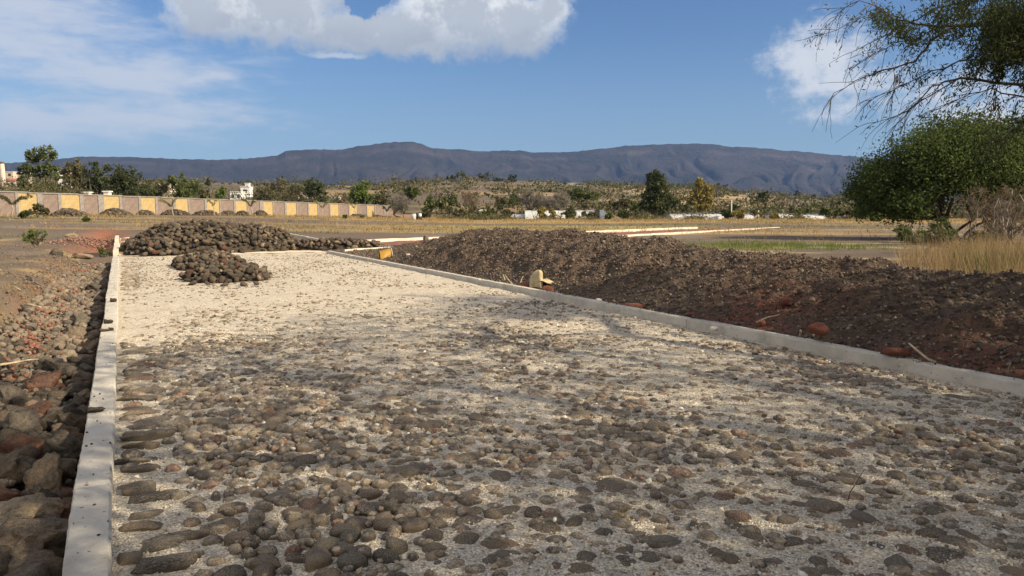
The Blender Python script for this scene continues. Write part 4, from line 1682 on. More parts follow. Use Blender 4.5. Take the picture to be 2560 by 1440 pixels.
# ------------------------------------------------------------------ perimeter wall
def build_wall():
    PA = at(40, 481, 82.6)
    PBp = at(935, 513, 152.0)
    d = (PBp - PA)[:2]

    def pos(px):
        # intersection of the vertical plane through column px with the wall line
        u = (px - 1280) / 1850 / (px_dir(px, 500)[1])
        # x = u*y ; x = PA.x + t d.x ; y = PA.y + t d.y
        t = (u * PA[1] - PA[0]) / (d[0] - u * d[1])
        return t
    Ld = np.linalg.norm(d)
    dn = d / Ld
    nn = np.array([dn[1], -dn[0]])     # towards the camera side
    ang = math.atan2(dn[1], dn[0])
    root = empty('perimeter_wall', (PA[0], PA[1], gz(PA[0], PA[1])), 'long perimeter wall of alternating yellow and pinkish brick panels between grey columns', 'wall')
    org = np.array(root.location)

    def brick(name, c1, c2, mortar):
        m, k, b, out = mat_base(name)
        tc = k.n('ShaderNodeTexCoord').outputs['Object']
        mp = k.n('ShaderNodeMapping')
        k.put(mp.inputs[0], tc)
        mp.inputs['Rotation'].default_value = (R(90), 0, 0)
        mp2 = k.n('ShaderNodeMapping')
        k.put(mp2.inputs[0], mp.outputs[0])
        mp2.inputs['Rotation'].default_value = (0, 0, R(45))
        br = k.n('ShaderNodeTexBrick')
        k.put(br.inputs['Vector'], mp2.outputs[0])
        br.inputs['Scale'].default_value = 1.0
        br.inputs['Brick Width'].default_value = 0.40
        br.inputs['Row Height'].default_value = 0.16
        br.inputs['Mortar Size'].default_value = 0.02
        br.inputs['Color1'].default_value = (*c1, 1)
        br.inputs['Color2'].default_value = (*c2, 1)
        br.inputs['Mortar'].default_value = (*mortar, 1)
        n = k.noise(tc, 3, 5, 0.7)
        c = k.mix(k.m('MULTIPLY', k.smooth(n, 0.4, 0.7), 0.35), br.outputs[0], tuple(0.6 * x for x in c1))
        k.put(b.inputs['Base Color'], c)
        bump(k, b, br.outputs['Fac'], -0.6, 0.03)
        return m
    MY = brick('yellow_painted_brick', (0.39, 0.28, 0.115), (0.45, 0.35, 0.175), (0.25, 0.19, 0.11))
    MP = brick('pink_brick', (0.18, 0.132, 0.110), (0.245, 0.192, 0.162), (0.16, 0.13, 0.115))
    MC = plain_mat('column_concrete', (0.17, 0.155, 0.145), (0.25, 0.235, 0.22), 3)
    edges = [(-75, -22, 'p'), (-15, 36, 'p'), (43, 91, 'y'), (103, 143, 'p'), (151, 197, 'y'), (206, 243, 'p'), (257, 296, 'y'), (302, 344, 'p'), (350, 386, 'y'), (391, 430, 'p'), (437, 468, 'y'), (471, 509, 'p'), (515, 546, 'y'), (549, 582, 'p'),
             (587, 615, 'y'), (618, 647, 'p'), (656, 680, 'y'), (683, 709, 'p'), (714, 739, 'y'), (741, 767, 'p'), (770, 792, 'y'), (794, 821, 'p'), (824, 845, 'y'), (847, 869, 'p'), (872, 891, 'y'), (893, 914, 'p'), (916, 934, 'y'), (937, 958, 'p'), (960, 984, 'p')]

    def wpt(t, off):
        return PA[:2] + d * t + nn * off

    def ztop(t):
        return PA[2] + (PBp[2] - PA[2]) * t
    tprev = None
    for (a, b, kd) in edges:
        ta, tb = pos(a), pos(b)
        pa, pb = wpt(ta, 0), wpt(tb, 0)
        mid = (pa + pb) / 2
        L = np.linalg.norm(pb - pa)
        zt = ztop((ta + tb) / 2) - 0.02
        zb = gz(mid[0], mid[1]) - 0.4
        mb = MB()
        mb.box((0, 0, 0), (L / 2, 0.08, (zt - zb) / 2))
        o = mb.build('brick_panel', MY if kd == 'y' else MP, root, False)
        o.location = (mid[0] - org[0], mid[1] - org[1], (zt + zb) / 2 - org[2])
        o.rotation_euler = (0, 0, ang)
        o['label'] = 'yellow painted brick panel' if kd == 'y' else 'pinkish brown brick panel'
        if tprev is not None:
            pc0, pc1 = wpt(tprev, 0), wpt(ta, 0)
            m0 = (pc0 + pc1) / 2
            Lc = max(0.25, np.linalg.norm(pc1 - pc0))
            mb = MB()
            mb.box((0, 0, 0), (Lc / 2 + 0.002, 0.13, (zt - zb) / 2 + 0.01))
            o = mb.build('column', MC, root, False)
            o.location = (m0[0] - org[0] + nn[0] * 0.05, m0[1] - org[1] + nn[1] * 0.05, (zt + zb) / 2 - org[2])
            o.rotation_euler = (0, 0, ang)
        tprev = tb
    # coping beam
    t0, t1 = pos(edges[0][0]), pos(edges[-1][1])
    mb = MB()
    N = 14
    for i in range(N):
        ta, tb = t0 + (t1 - t0) * i / N, t0 + (t1 - t0) * (i + 1) / N
        m0 = (wpt(ta, 0.03) + wpt(tb, 0.03)) / 2
        zt = ztop((ta + tb) / 2)
        mb.box((m0[0] - org[0], m0[1] - org[1], zt + 0.03 - org[2]), (Ld * (tb - ta) / 2, 0.17, 0.065), ang)
    mb.build('coping', MC, root, False)
    return PA, d, nn, pos, wpt


PA, WD, WN, wpos, wpt = build_wall()

# dark stone heaps in front of the wall
r_ = np.random.default_rng(70)
heaps = [(175, 548, 95, 20, 'long low dark stone heap at the left before the wall'), (290, 547, 80, 19, 'dark stone heap right of the long low one before the wall'), (365, 547, 44, 15, 'narrow dark stone heap before the fifth yellow wall panel'),
         (440, 546, 72, 16, 'wide flat stone heap behind the left part of the big road heap'), (515, 544, 66, 15, 'stone heap before the wall in front of a leaning palm'), (572, 544, 40, 15, 'small pointed stone heap before the wall'),
         (607, 543, 38, 15, 'second small pointed stone heap before the wall'), (650, 543, 44, 15, 'last of the row of dark heaps before the wall'), (893, 545, 50, 11, 'faint low stone heap near the far wall end'), (945, 545, 34, 10, 'smallest heap by the last wall panels'), (560, 556, 40, 6, 'very low dark heap in the dry field')]
for px, row, w, h, lb in heaps:
    Y = 74 + max(0, px - 150) * 0.062
    q = at(px, row, Y)
    zg = gz(q[0], Y)
    W = w / 1850 * Y / 2
    Hh = h / 1850 * Y
    mb = MB()
    n = int(260 * max(0.5, w / 90))
    a = r_.uniform(0, 6.28, n)
    rr = np.sqrt(r_.random(n))
    x = np.cos(a) * rr * W
    y = np.sin(a) * rr * W * 0.7
    hh = Hh * np.clip(1 - rr ** 2.2, 0, 1) * (0.8 + 0.25 * fbm(x * 1.2 + px, y, 2, 5))
    sz = r_.uniform(0.10, 0.19, n)
    join_stones(np.stack([x, y, hh + 0.0], 1), np.stack([sz * 1.1, sz, sz * 0.8], 1), a, 0.5, 1, 0.5, 0.1, int(px), mb, nvar=4)
    g = np.linspace(-1, 1, 13)
    GX, GY = np.meshgrid(g, g)
    rr = np.clip(np.hypot(GX, GY), 0, 1.3)
    V = np.stack([GX * W, GY * W * 0.7, Hh * np.clip(1 - rr ** 2.2, -0.1, 1) - 0.08], -1).reshape(-1, 3)
    idx = np.arange(169).reshape(13, 13)
    mb.add(V, np.stack([idx[:-1, :-1], idx[:-1, 1:], idx[1:, 1:], idx[1:, :-1]], -1).reshape(-1, 4), None, 0.1)
    mb.build('dark_stone_heap', M_heap, None, label=lb, cat='stone heap', loc=(q[0], Y, zg), group='dark stone heaps along the wall')


# ------------------------------------------------------------------ young palms
def palm(px, base_row, top_row, Y, label, lean=0.2, fronds=6, kind='palm', seed=1, spread=0.5):
    r = np.random.default_rng(seed)
    q = at(px, base_row, Y)
    zg = gz(q[0], Y)
    H = at(px, top_row, Y)[2] - zg
    root = empty('young_palm', (q[0], Y, zg), label, 'palm')
    tb, fb = MB(), MB()
    top = np.array([lean * H * 0.2, 0, H * 0.45])
    tb.tube(bent((0, 0, -0.1), top, 3, r, 0.02), [0.09, 0.07, 0.06, 0.05], 6)
    for i in range(fronds):
        a = r.uniform(-0.6, 0.6) + (0 if i % 2 else math.pi)
        L = H * r.uniform(0.55, 0.8)
        pts = []
        for j in range(7):
            t = j / 6
            out = spread * L * (t ** 1.1)
            up = L * (t * 1.0 - 0.55 * t * t * r.uniform(0.6, 1.1))
            pts.append(top + np.array([math.cos(a) * out + lean * L * 0.3 * t, math.sin(a) * out, up]))
        fb.tube(pts, [0.03, 0.025, 0.02, 0.016, 0.012, 0.01, 0.006], 4)
        for j in range(1, 7):
            P = np.array([pts[j] + r.normal(0, 0.05, 3) for _ in range(14)])
            P[:, 2] -= 0.08
            cards(P, 0.34, 0.12, r, droop=0.9, mb=fb)
    tb.build('trunk', M_palebark, root)
    fb.build('frond', LEAF[kind], root, False)


palm(30, 545, 472, 68, 'leftmost young palm with messy drooping fronds before the pink wall panel', 0.2, 9, 'olive', 3, 0.8)
palm(434, 532, 490, 84, 'young palm with one frond arching left in front of the fourth pink panel', -0.5, 5, 'palm', 4, 0.6)
palm(538, 545, 486, 92, 'thin dry palm before a yellow panel in the middle of the wall', -0.3, 3, 'palm', 5, 0.35)
palm(632, 545, 488, 98, 'leaning green palm sapling with a forked frond', -0.4, 4, 'green', 6, 0.5)
palm(806, 552, 492, 100, 'y-shaped young palm with two upright dry fronds', 0.1, 4, 'palm', 7, 0.6)
palm(893, 545, 493, 120, 'slender palm with a single arching dry frond near the far end of the wall', -0.6, 3, 'palm', 8, 0.5)
palm(968, 550, 508, 125, 'green and yellow palm clump at the far end of the wall', 0.0, 8, 'green', 9, 0.4)

# ------------------------------------------------------------------ trees behind the wall and across the plain
T_ = tree_px
T_(56, 470, 392, 44, 135, 'dark', 'dark narrow conifer-like tree beside the tall eucalyptus on the left', leaves=1500, clear=0.08, lobes=10, name='dark_tree')
T_(110, 480, 364, 84, 140, 'green', 'tall two-lobed eucalyptus rising highest on the left', leaves=3000, clear=0.18, name='eucalyptus', bark=M_palebark, trunk_r=0.25,
   lobelist=[(-0.45, 0, 0.66, 0.42), (0.35, 0, 0.72, 0.45), (-0.6, 0, 0.1, 0.34), (0.6, 0, 0.2, 0.4), (0.0, 0, 0.15, 0.42), (-0.2, 0, -0.4, 0.42), (0.4, 0.3, -0.45, 0.36), (0.85, 0, -0.05, 0.24)])
T_(166, 480, 398, 40, 145, 'brown', 'sparse brownish tree right of the eucalyptus', leaves=600, clear=0.25, name='sparse_tree')
T_(196, 482, 394, 62, 128, 'olive', 'broad olive-coloured tree, third crown from the tall eucalyptus', leaves=1700, clear=0.15, name='broad_tree')
T_(243, 485, 392, 74, 124, 'dark', 'dark bushy tree left of the centre of the wall trees', leaves=2300, clear=0.1, name='broad_tree')
T_(308, 485, 398, 88, 120, 'dark', 'widest dark green tree in the group behind the wall', leaves=2800, clear=0.1, lobes=12, name='broad_tree')
T_(352, 488, 440, 70, 118, 'dark', 'low dark tree under the right side of the widest one', leaves=1400, clear=0.05, name='broad_tree')
T_(390, 490, 415, 66, 128, 'olive', 'thin yellowish tree with see-through crown', leaves=800, clear=0.2, bark=M_palebark, name='sparse_tree')
T_(458, 492, 418, 76, 126, 'green', 'sunlit round green tree with a pointed top behind the sixth panel', leaves=1900, clear=0.08, name='broad_tree')
T_(500, 495, 448, 60, 132, 'olive', 'low olive tree right of the pointed green one', leaves=1100, clear=0.08, name='broad_tree')
T_(545, 496, 452, 56, 128, 'bright', 'dense bright green bush rounded over the wall', leaves=1300, clear=0.02, name='broad_tree')
T_(520, 490, 445, 18, 140, 'dark', 'little dark tree spike between two green crowns', leaves=300, clear=0.05, name='dark_tree')
T_(682, 498, 444, 100, 150, 'olive', 'wide pale olive tree with thin trunk behind the wall middle', leaves=1700, clear=0.12, bark=M_palebark, name='sparse_tree')
T_(740, 500, 452, 60, 160, 'olive', 'small dusty tree between the wide olive one and the brown one', leaves=900, clear=0.1, name='sparse_tree')
T_(790, 505, 440, 66, 150, 'dark', 'brownish dark tree with an open crown left of the bright round tree', leaves=1300, clear=0.15, name='broad_tree')
T_(902, 512, 448, 56, 155, 'bright', 'bright green round-headed tree behind the far wall', leaves=2200, clear=0.03, lobes=12, name='round_tree')
T_(862, 512, 478, 46, 150, 'brown', 'dry brown bush left of the bright round-headed tree', leaves=700, clear=0.05, name='dry_bush')
T_(1010, 550, 480, 84, 148, 'grey', 'grey leafless shrub tree just past the end of the wall', leaves=2200, clear=0.12, aspect=0.07, leaf=0.8, multi=3, name='bare_tree')
T_(955, 520, 478, 60, 165, 'olive', 'olive scrub tree above the wall end', leaves=1200, clear=0.05, name='scrub_tree')
T_(1030, 520, 462, 46, 210, 'green', 'dark green tree on the lower slope above the bare shrub', leaves=1100, clear=0.05, name='scrub_tree')
T_(1078, 548, 490, 50, 158, 'green', 'green bush left of the dark tree in the middle plain', leaves=1100, clear=0.02, name='bush')
T_(1118, 548, 484, 60, 160, 'green', 'olive green bush tree left of the thin brown tree', leaves=1200, clear=0.04, name='bush')
T_(1178, 552, 472, 70, 150, 'brown', 'thin leafless brown tree with forked branches', leaves=1300, clear=0.2, aspect=0.06, leaf=0.75, multi=2, name='bare_tree')
T_(1252, 545, 486, 42, 175, 'olive', 'yellowish poplar-like tree left of the greenhouse', leaves=1000, clear=0.05, name='slim_tree')
T_(1285, 545, 480, 60, 180, 'green', 'mixed green tree above the low white greenhouse', leaves=1200, clear=0.05, name='broad_tree')
T_(1325, 548, 466, 84, 140, 'grey', 'tall greyish half-bare tree in front of the greenhouse left end', leaves=1800, clear=0.25, aspect=0.09, leaf=0.7, name='bare_tree', trunk_r=0.2)
T_(1392, 546, 474, 84, 138, 'grey', 'silver grey bare tree in front of the greenhouse', leaves=2400, clear=0.22, aspect=0.07, leaf=0.8, multi=3, name='bare_tree', trunk_r=0.22)
T_(1465, 536, 468, 80, 190, 'green', 'large green tree standing over the greenhouse right end', leaves=2400, clear=0.05, name='broad_tree')
T_(1640, 548, 430, 78, 130, 'dark', 'tallest dark dense tree on the plain, narrow on top and broad below', leaves=4200, clear=0.08, name='tall_dark_tree', trunk_r=0.3,
   lobelist=[(-0.15, 0, 0.8, 0.42), (0.05, 0, 0.62, 0.5), (-0.1, 0, 0.35, 0.55), (0.2, 0, 0.1, 0.55), (-0.45, 0, -0.1, 0.5), (0.5, 0, -0.25, 0.48), (-0.6, 0, -0.5, 0.42), (0.0, 0, -0.45, 0.6), (0.6, 0.2, -0.6, 0.35), (0.3, 0.2, -0.8, 0.3)])
T_(1755, 540, 448, 72, 150, 'yellow', 'yellow leaved poplar with upswept branches', leaves=2600, clear=0.12, name='yellow_poplar', bark=M_palebark,
   lobelist=[(-0.2, 0, 0.75, 0.36), (0.35, 0, 0.5, 0.34), (-0.5, 0, 0.2, 0.38), (0.6, 0, 0.0, 0.36), (0.0, 0, 0.2, 0.45), (-0.65, 0, -0.25, 0.34), (0.3, 0, -0.4, 0.42), (-0.15, 0, -0.55, 0.42)])
T_(1552, 548, 500, 56, 170, 'olive', 'olive bush left of the tallest dark tree', leaves=900, clear=0.02, name='bush')
T_(1598, 550, 520, 60, 160, 'green', 'low green bush at the foot of the tallest dark tree', leaves=900, clear=0.02, name='bush')
T_(1700, 548, 512, 70, 165, 'green', 'low dark bush between the tallest tree and the yellow poplar', leaves=1100, clear=0.02, name='bush')
T_(1832, 540, 508, 36, 150, 'dark', 'small flat-topped dark tree behind the utility pole', leaves=600, clear=0.3, name='small_tree')
T_(1905, 545, 512, 56, 240, 'dark', 'dome-shaped dark bush on the lower slope right of the pole', leaves=800, clear=0.02, name='bush')
T_(2030, 545, 514, 32, 200, 'bright', 'compact deep green round tree beside the red roofed house', leaves=900, clear=0.03, name='round_tree')
T_(2105, 550, 518, 56, 190, 'dark', 'rounded dark tree among the white sheds', leaves=900, clear=0.05, name='round_tree')
T_(2160, 556, 512, 66, 120, 'bright', 'light green shrub left of the big mesquite', leaves=1500, clear=0.0, name='bush')
T_(2190, 560, 545, 40, 100, 'bright', 'little grassy mound bush in front of the light green shrub', leaves=500, clear=0.0, name='bush')
# crest trees
for px, row, w, kd, lb in [(1130, 440, 30, 'dark', 'first dark tree on the hill crest from the left'), (1162, 444, 44, 'green', 'low green tree on the hill crest'), (1215, 432, 44, 'dark', 'widest dark tree on the hill crest'), (1247, 440, 30, 'dark', 'dark tree touching the widest crest tree'),
                           (1280, 432, 26, 'dark', 'rounded tree at the right end of the crest group'), (1035, 450, 24, 'dark', 'single small dark tree on the crest left part'), (985, 445, 16, 'dark', 'tiny dark tree on the crest above the wall end'),
                           (1995, 470, 20, 'dark', 'lone pointed dark tree on the right hill shoulder'), (1672, 462, 22, 'dark', 'small crest tree behind the tallest dark tree'), (708, 438, 12, 'dark', 'tiny isolated tree on the far left crest'), (1800, 472, 40, 'dark', 'dark crest clump right of the yellow poplar'), (2035, 486, 18, 'dark', 'small dark tree low on the right hill shoulder')]:
    T_(px, row + 25, row, w, 560, kd, lb, leaves=420, clear=0.05, leaf=1.1, lobes=6, name='crest_tree')
# low bushes hiding the foot of the far plain
i = 0
for px, top, w, kd, Y, lb in [
        (1215, 532, 50, 'green', 132, 'low bush under the white roofs left of the greenhouse'), (1150, 535, 44, 'olive', 134, 'low olive bush under the thin brown tree'), (1262, 536, 50, 'olive', 130, 'yellowish low bush before the low white tunnel'),
        (1360, 530, 56, 'yellow', 126, 'rusty yellow bush in front of the greenhouse'), (1425, 532, 60, 'green', 128, 'green bush right of the rusty yellow one'), (1475, 538, 44, 'olive', 128, 'small bush under the greenhouse door'), (1515, 528, 36, 'green', 126, 'dark green bush at the right end of the greenhouse'),
        (1560, 532, 40, 'dark', 122, 'stubby dark bush right of the greenhouse end'), (1600, 536, 36, 'olive', 124, 'olive tuft before the tall dark tree'), (1815, 530, 50, 'dark', 124, 'dark bush right of the first white tunnels'),
        (1845, 540, 44, 'yellow', 120, 'straw coloured bush beside the pole foot'), (1935, 534, 26, 'yellow', 118, 'upright straw haystack-like clump'), (1985, 526, 50, 'olive', 130, 'dusty bush left of the round green tree'), (2010, 540, 60, 'green', 128, 'green hedge below the round green tree'),
        (2075, 536, 60, 'green', 126, 'green hedge before the right white shed'), (2120, 534, 50, 'olive', 124, 'olive hedge before the rounded dark tree'), (1878, 545, 40, 'olive', 130, 'low brush before the dark sheds'),
        (1065, 536, 40, 'olive', 122, 'olive brush right of the steel drum'), (60, 535, 40, 'dark', 66, 'blue-green agave-like bush at the left wall foot'), (92, 538, 60, 'olive', 70, 'weedy brush before the first pink panel'), (215, 545, 22, 'green', 60, 'little green weed in front of the long dark heap'),
        (862, 540, 14, 'green', 98, 'tiny green shrub beside the y-shaped palm'), (905, 543, 14, 'green', 102, 'tiny green shrub near the low heap by the wall end')]:
    T_(px, 550, top, w, Y, kd, lb, leaves=int(260 + w * 11), clear=0.0, lobes=6, name='bush', lobe_r=0.5, cat='bush')


# ------------------------------------------------------------------ hillside scrub (a mass nobody could count)
def scrub():
    r = np.random.default_rng(90)
    mbd, mbo = MB(), MB()
    n = 5600
    y = np.where(r.random(n) < 0.3, 127 + 60 * r.random(n), 165 + 480 * r.random(n) ** 1.1)
    u = r.uniform(-0.9, 0.9, n)
    x = u * y
    dn_ = fbm(x / 38, y / 22, 3, 91)
    keep = (r.random(n) < np.clip(0.30 + dn_ * 1.5 + 0.3 * (y < 190), 0.03, 1)) & ((y > 165) | (x > -14))
    keep &= ~((y > 125) & (y < 148) & (np.abs(x / y - 0.07) < 0.07) | (y < 132) & (x / y > 0.2))
    x, y = x[keep], y[keep]
    z = ground_z(x, y)
    for i in range(len(x)):
        w = (0.9 + 4.2 * r.random() ** 2.6) * (0.7 + y[i] / 600)
        m = int(14 + 9 * w)
        P = np.array([x[i], y[i], z[i] + w * 0.35]) + r.normal(0, 1, (m, 3)) * np.array([w * 0.6, w * 0.4, w * 0.22])
        t = r.random()
        cards(P, 0.75 * (0.5 + y[i] / 420), 0.7, r, np.clip(t * 0.8 + r.random(m) * 0.3, 0, 1), mb=mbd if r.random() < 0.45 else mbo)
    mbd.build('hillside_scrub', LEAF['scrubdark'], None, False, kind='stuff', label='green scrub dotted over the far hillside', cat='scrub')
    mbo.build('hillside_scrub', LEAF['scrub'], None, False, kind='stuff', label='dusty olive scrub dotted over the far hillside', cat='scrub')
    # brush at the far field edge
    mb = MB()
    n = 900
    px = np.concatenate([r.uniform(1040, 1680, n // 2), r.uniform(1700, 2260, n // 2)])
    for p in px:
        if fbm(np.array(p / 60), np.array(1.0), 3, 93) < -0.12:
            continue
        Y = r.uniform(117, 126)
        q = at(p, 545, Y)
        hgt = r.uniform(0.2, 0.8) + 0.5 * max(0, float(fbm(np.array(p / 35), np.array(4.0), 2, 94)))
        zg = gz(q[0], Y)
        P = np.array([q[0], Y, zg]) + np.abs(r.normal(0, 1, (16, 3))) * np.array([0, 0, hgt * 0.6]) + r.normal(0, 1, (16, 3)) * np.array([0.7, 0.5, 0.05])
        cards(P, 0.34, 0.5, r, np.clip(r.random() * 0.8 + r.random(16) * 0.3, 0, 1), mb=mb)
    mb.build('field_edge_brush', LEAF['olive'], None, False, kind='stuff', label='low green and olive brush along the far field edge', cat='brush')
    # hedge mass behind the wall
    mb = MB()
    n = 520
    px = r.uniform(-80, 960, n)
    for p in px:
        Y = 96 + max(0, p) * 0.062 + r.uniform(4, 34)
        row = 472 + 0.035 * max(p, 0) + r.uniform(-12, 22)
        q = at(p, row, Y)
        P = q + r.normal(0, 1, (26, 3)) * np.array([1.3, 1.0, 0.8])
        cards(P, 0.36, 0.55, r, np.clip(r.random() * 0.7 + r.random(26) * 0.3, 0, 1), mb=mb)
    mb.build('hedge_mass', LEAF['olive'], None, False, kind='stuff', label='tangled brush showing over the wall top', cat='brush')


scrub()

# ------------------------------------------------------------------ greenhouses
M_plastic = plain_mat('white_plastic', (0.42, 0.42, 0.40), (0.62, 0.61, 0.58), 0.9, rough=0.45, bs=0.2, bd=0.05)
M_hoop = plain_mat('steel_hoop', (0.30, 0.30, 0.30), (0.45, 0.45, 0.44), 4, rough=0.5)
M_dark = plain_mat('dark_opening', (0.02, 0.02, 0.022), (0.05, 0.05, 0.05), 3)


def greenhouse(px0, px1, top_row, Y, label, ribs=8, scallop=0.25, depth=6.0, door=None, rough=1.0):
    A, B = at(px0, top_row, Y), at(px1, top_row, Y)
    L = B[0] - A[0]
    cx = (A[0] + B[0]) / 2
    zg = gz(cx, Y) - 0.1
    H = A[2] - zg
    root = empty('greenhouse', (cx, Y, zg), label, 'greenhouse')
    r = np.random.default_rng(int(px0))
    mb = MB()
    nu, nv = ribs * 6, 14
    V = []
    for i in range(nu + 1):
        t = i / nu
        sag = scallop * abs(math.sin(math.pi * ribs * t)) * rough
        for j in range(nv + 1):
            a = math.pi * j / nv
            yy = -math.cos(a) * depth / 2
            zz = H * (0.25 + 0.75 * math.sin(a) ** 0.7) if 0 < j < nv else 0.0
            V.append(((t - 0.5) * L, yy, max(0, zz - (1 - sag) * scallop * (0 < j < nv)) + r.normal(0, 0.015)))
    idx = np.arange((nu + 1) * (nv + 1)).reshape(nu + 1, nv + 1)
    Q = np.stack([idx[:-1, :-1], idx[:-1, 1:], idx[1:, 1:], idx[1:, :-1]], -1).reshape(-1, 4)
    mb.add(V, Q)
    for e in (0, nu):
        c = [V[k] for k in idx[e]]
        mb.add(c, None, [(0, k, k + 1) for k in range(1, nv)])
    mb.build('plastic_cover', M_plastic, root)
    for i in range(ribs + 1):
        hb_ = MB()
        x = (i / ribs - 0.5) * L
        pts = [(x, -math.cos(math.pi * j / 12) * (depth / 2 + 0.04), H * (0.25 + 0.75 * math.sin(math.pi * j / 12) ** 0.7) + 0.02 if 0 < j < 12 else 0) for j in range(13)]
        hb_.tube(pts, 0.035, 5)
        hb_.build('hoop', M_hoop, root)
    if door:
        db = MB()
        q = at(door, 540, Y)
        db.box((q[0] - cx, -depth / 2 - 0.1, 0.9), (0.45, 0.06, 0.9))
        db.build('door', M_dark, root, False)


greenhouse(1312, 1510, 523, 136, 'long white hooped greenhouse with a dark door near its right end', 9, 0.3, 7, door=1487)
greenhouse(1252, 1345, 533, 142, 'low white tunnel left of the long hooped greenhouse', 5, 0.15, 5)
greenhouse(1196, 1222, 523, 150, 'small pale sheet-roofed shelter left of the low white tunnel', 2, 0.05, 4)
for a0, a1, tr, lb in [(1672, 1705, 536, 'leftmost ragged white tunnel under the yellow poplar'), (1708, 1742, 536, 'second white tunnel from the left under the yellow poplar'), (1746, 1800, 535, 'wider white tunnel right of the poplar trunk'), (1846, 1874, 536, 'white tunnel right of the utility pole'),
                       (1925, 1975, 536, 'white tunnel behind the straw clump'), (1995, 2048, 536, 'bright white tunnel below the round green tree'), (2108, 2135, 538, 'white tunnel end right of the rounded dark tree'), (2180, 2215, 540, 'white tunnel seen beside the big mesquite')]:
    greenhouse(a0, a1, tr - 3, 128, lb, 3, 0.25, 5)


# ------------------------------------------------------------------ houses, chimney, pole
M_white = plain_mat('white_plaster', (0.66, 0.64, 0.60), (0.78, 0.76, 0.72), 0.8)
M_beige = plain_mat('beige_plaster', (0.45, 0.37, 0.29), (0.56, 0.48, 0.39), 0.8)
M_tile = plain_mat('red_roof', (0.30, 0.11, 0.07), (0.42, 0.18, 0.12), 1.5)
M_win = plain_mat('window_glass', (0.03, 0.035, 0.04), (0.06, 0.07, 0.08), 1, rough=0.2, bs=0)


def house(px0, px1, top_row, Y, label, wallm, roof='flat', depth=6, rm=None, wins=2, base_drop=3.0):
    depth = min(depth, (px1 - px0) / 1850 * Y)
    A, B = at(px0, top_row, Y), at(px1, top_row, Y)
    cx, L = (A[0] + B[0]) / 2, (B[0] - A[0])
    zg = min(gz(cx, Y), A[2] - base_drop)
    H = A[2] - zg
    root = empty('house', (cx, Y, zg), label, 'house')
    wb, rb = MB(), MB()
    hw = H if roof == 'flat' else H * 0.72
    wb.box((0, 0, hw / 2), (L / 2, depth / 2, hw / 2))
    wb.build('wall', wallm, root, False)
    if roof == 'flat':
        rb.box((0, 0, hw + 0.08), (L / 2 + 0.15, depth / 2 + 0.15, 0.08))
    else:
        e = 0.4
        V = [(-L / 2 - e, -depth / 2 - e, hw), (L / 2 + e, -depth / 2 - e, hw), (L / 2 + e, depth / 2 + e, hw), (-L / 2 - e, depth / 2 + e, hw), (-L / 2 - e, 0, H), (L / 2 + e, 0, H)]
        rb.add(V, [(0, 1, 5, 4), (3, 4, 5, 2), (0, 3, 2, 1)], [(0, 4, 3), (1, 2, 5)])
    rb.build('roof', rm or wallm, root, False)
    for i in range(wins):
        b = MB()
        x = (i + 0.5) / wins * L - L / 2
        b.box((x, -depth / 2 - 0.02, hw - 1.3), (min(0.6, L / wins * 0.25), 0.04, 0.55))
        b.build('window', M_win, root, False)


house(212, 226, 482, 118, 'small white house just above the wall coping', M_white, wins=2)
house(262, 275, 480, 112, 'pale blue-white house top behind the widest wall trees', M_white, wins=2)
house(400, 432, 462, 160, 'shed with a bright flat roof among the trees behind the wall', M_beige, 'flat', rm=M_white, wins=1)
house(605, 628, 468, 240, 'white house with a little tower on the slope behind the wall', M_white, wins=1)
house(614, 624, 459, 246, 'narrow white tower of the house on the slope', M_white, wins=1)
house(580, 608, 480, 230, 'low white house left of the tower house', M_white, wins=2)
house(748, 768, 487, 240, 'small pale house in the scrub right of the wall middle', M_white, wins=1)
house(825, 850, 490, 235, 'pinkish pale house ruins above the far wall', M_beige, wins=2)
house(150, 172, 427, 330, 'white house seen between the eucalyptus and the olive tree', M_white, wins=1)
house(-30, 50, 431, 340, 'long beige building at the far left behind the brick chimney', M_beige, 'flat', depth=10, wins=5, rm=M_white)
house(14, 50, 446, 330, 'red roofed house at the foot of the brick chimney', M_beige, 'gable', rm=M_tile, wins=2)
house(1996, 2024, 526, 210, 'house with a red tiled roof left of the round green tree', M_white, 'gable', rm=M_tile, wins=1)

# chimney
q = at(10, 480, 300)
root = empty('brick_chimney', (q[0], 300, gz(q[0], 300)), 'tall pale brick factory chimney with a dark top at the left edge', 'chimney')
top = at(10, 404, 300)[2] - gz(q[0], 300)
cb = MB()
cb.tube([(0, 0, -1), (0, 0, top * 0.5), (0, 0, top - 0.8)], [1.1, 0.92, 0.75], 14)
cb.build('shaft', plain_mat('pale_brick', (0.48, 0.38, 0.30), (0.60, 0.50, 0.41), 1), root)
cb = MB()
cb.tube([(0, 0, top - 0.8), (0, 0, top)], [0.82, 0.80], 14)
cb.build('rim', plain_mat('sooty_brick', (0.10, 0.08, 0.07), (0.18, 0.14, 0.12), 1), root)
# second pale stump/column tower right of dark conifer
q = at(73, 480, 160)
cb = MB()
zt = at(73, 428, 160)[2]
zg = gz(q[0], 160)
cb.tube([(0, 0, -1), (0, 0, zt - zg - 0.6), (0, 0, zt - zg)], [0.75, 0.7, 0.85], 12)
cb.build('stone_pillar', plain_mat('weathered_stone', (0.30, 0.25, 0.19), (0.42, 0.36, 0.28), 1), None, label='thick pale stone pillar between the dark conifer and the eucalyptus', cat='pillar', loc=(q[0], 160, zg))


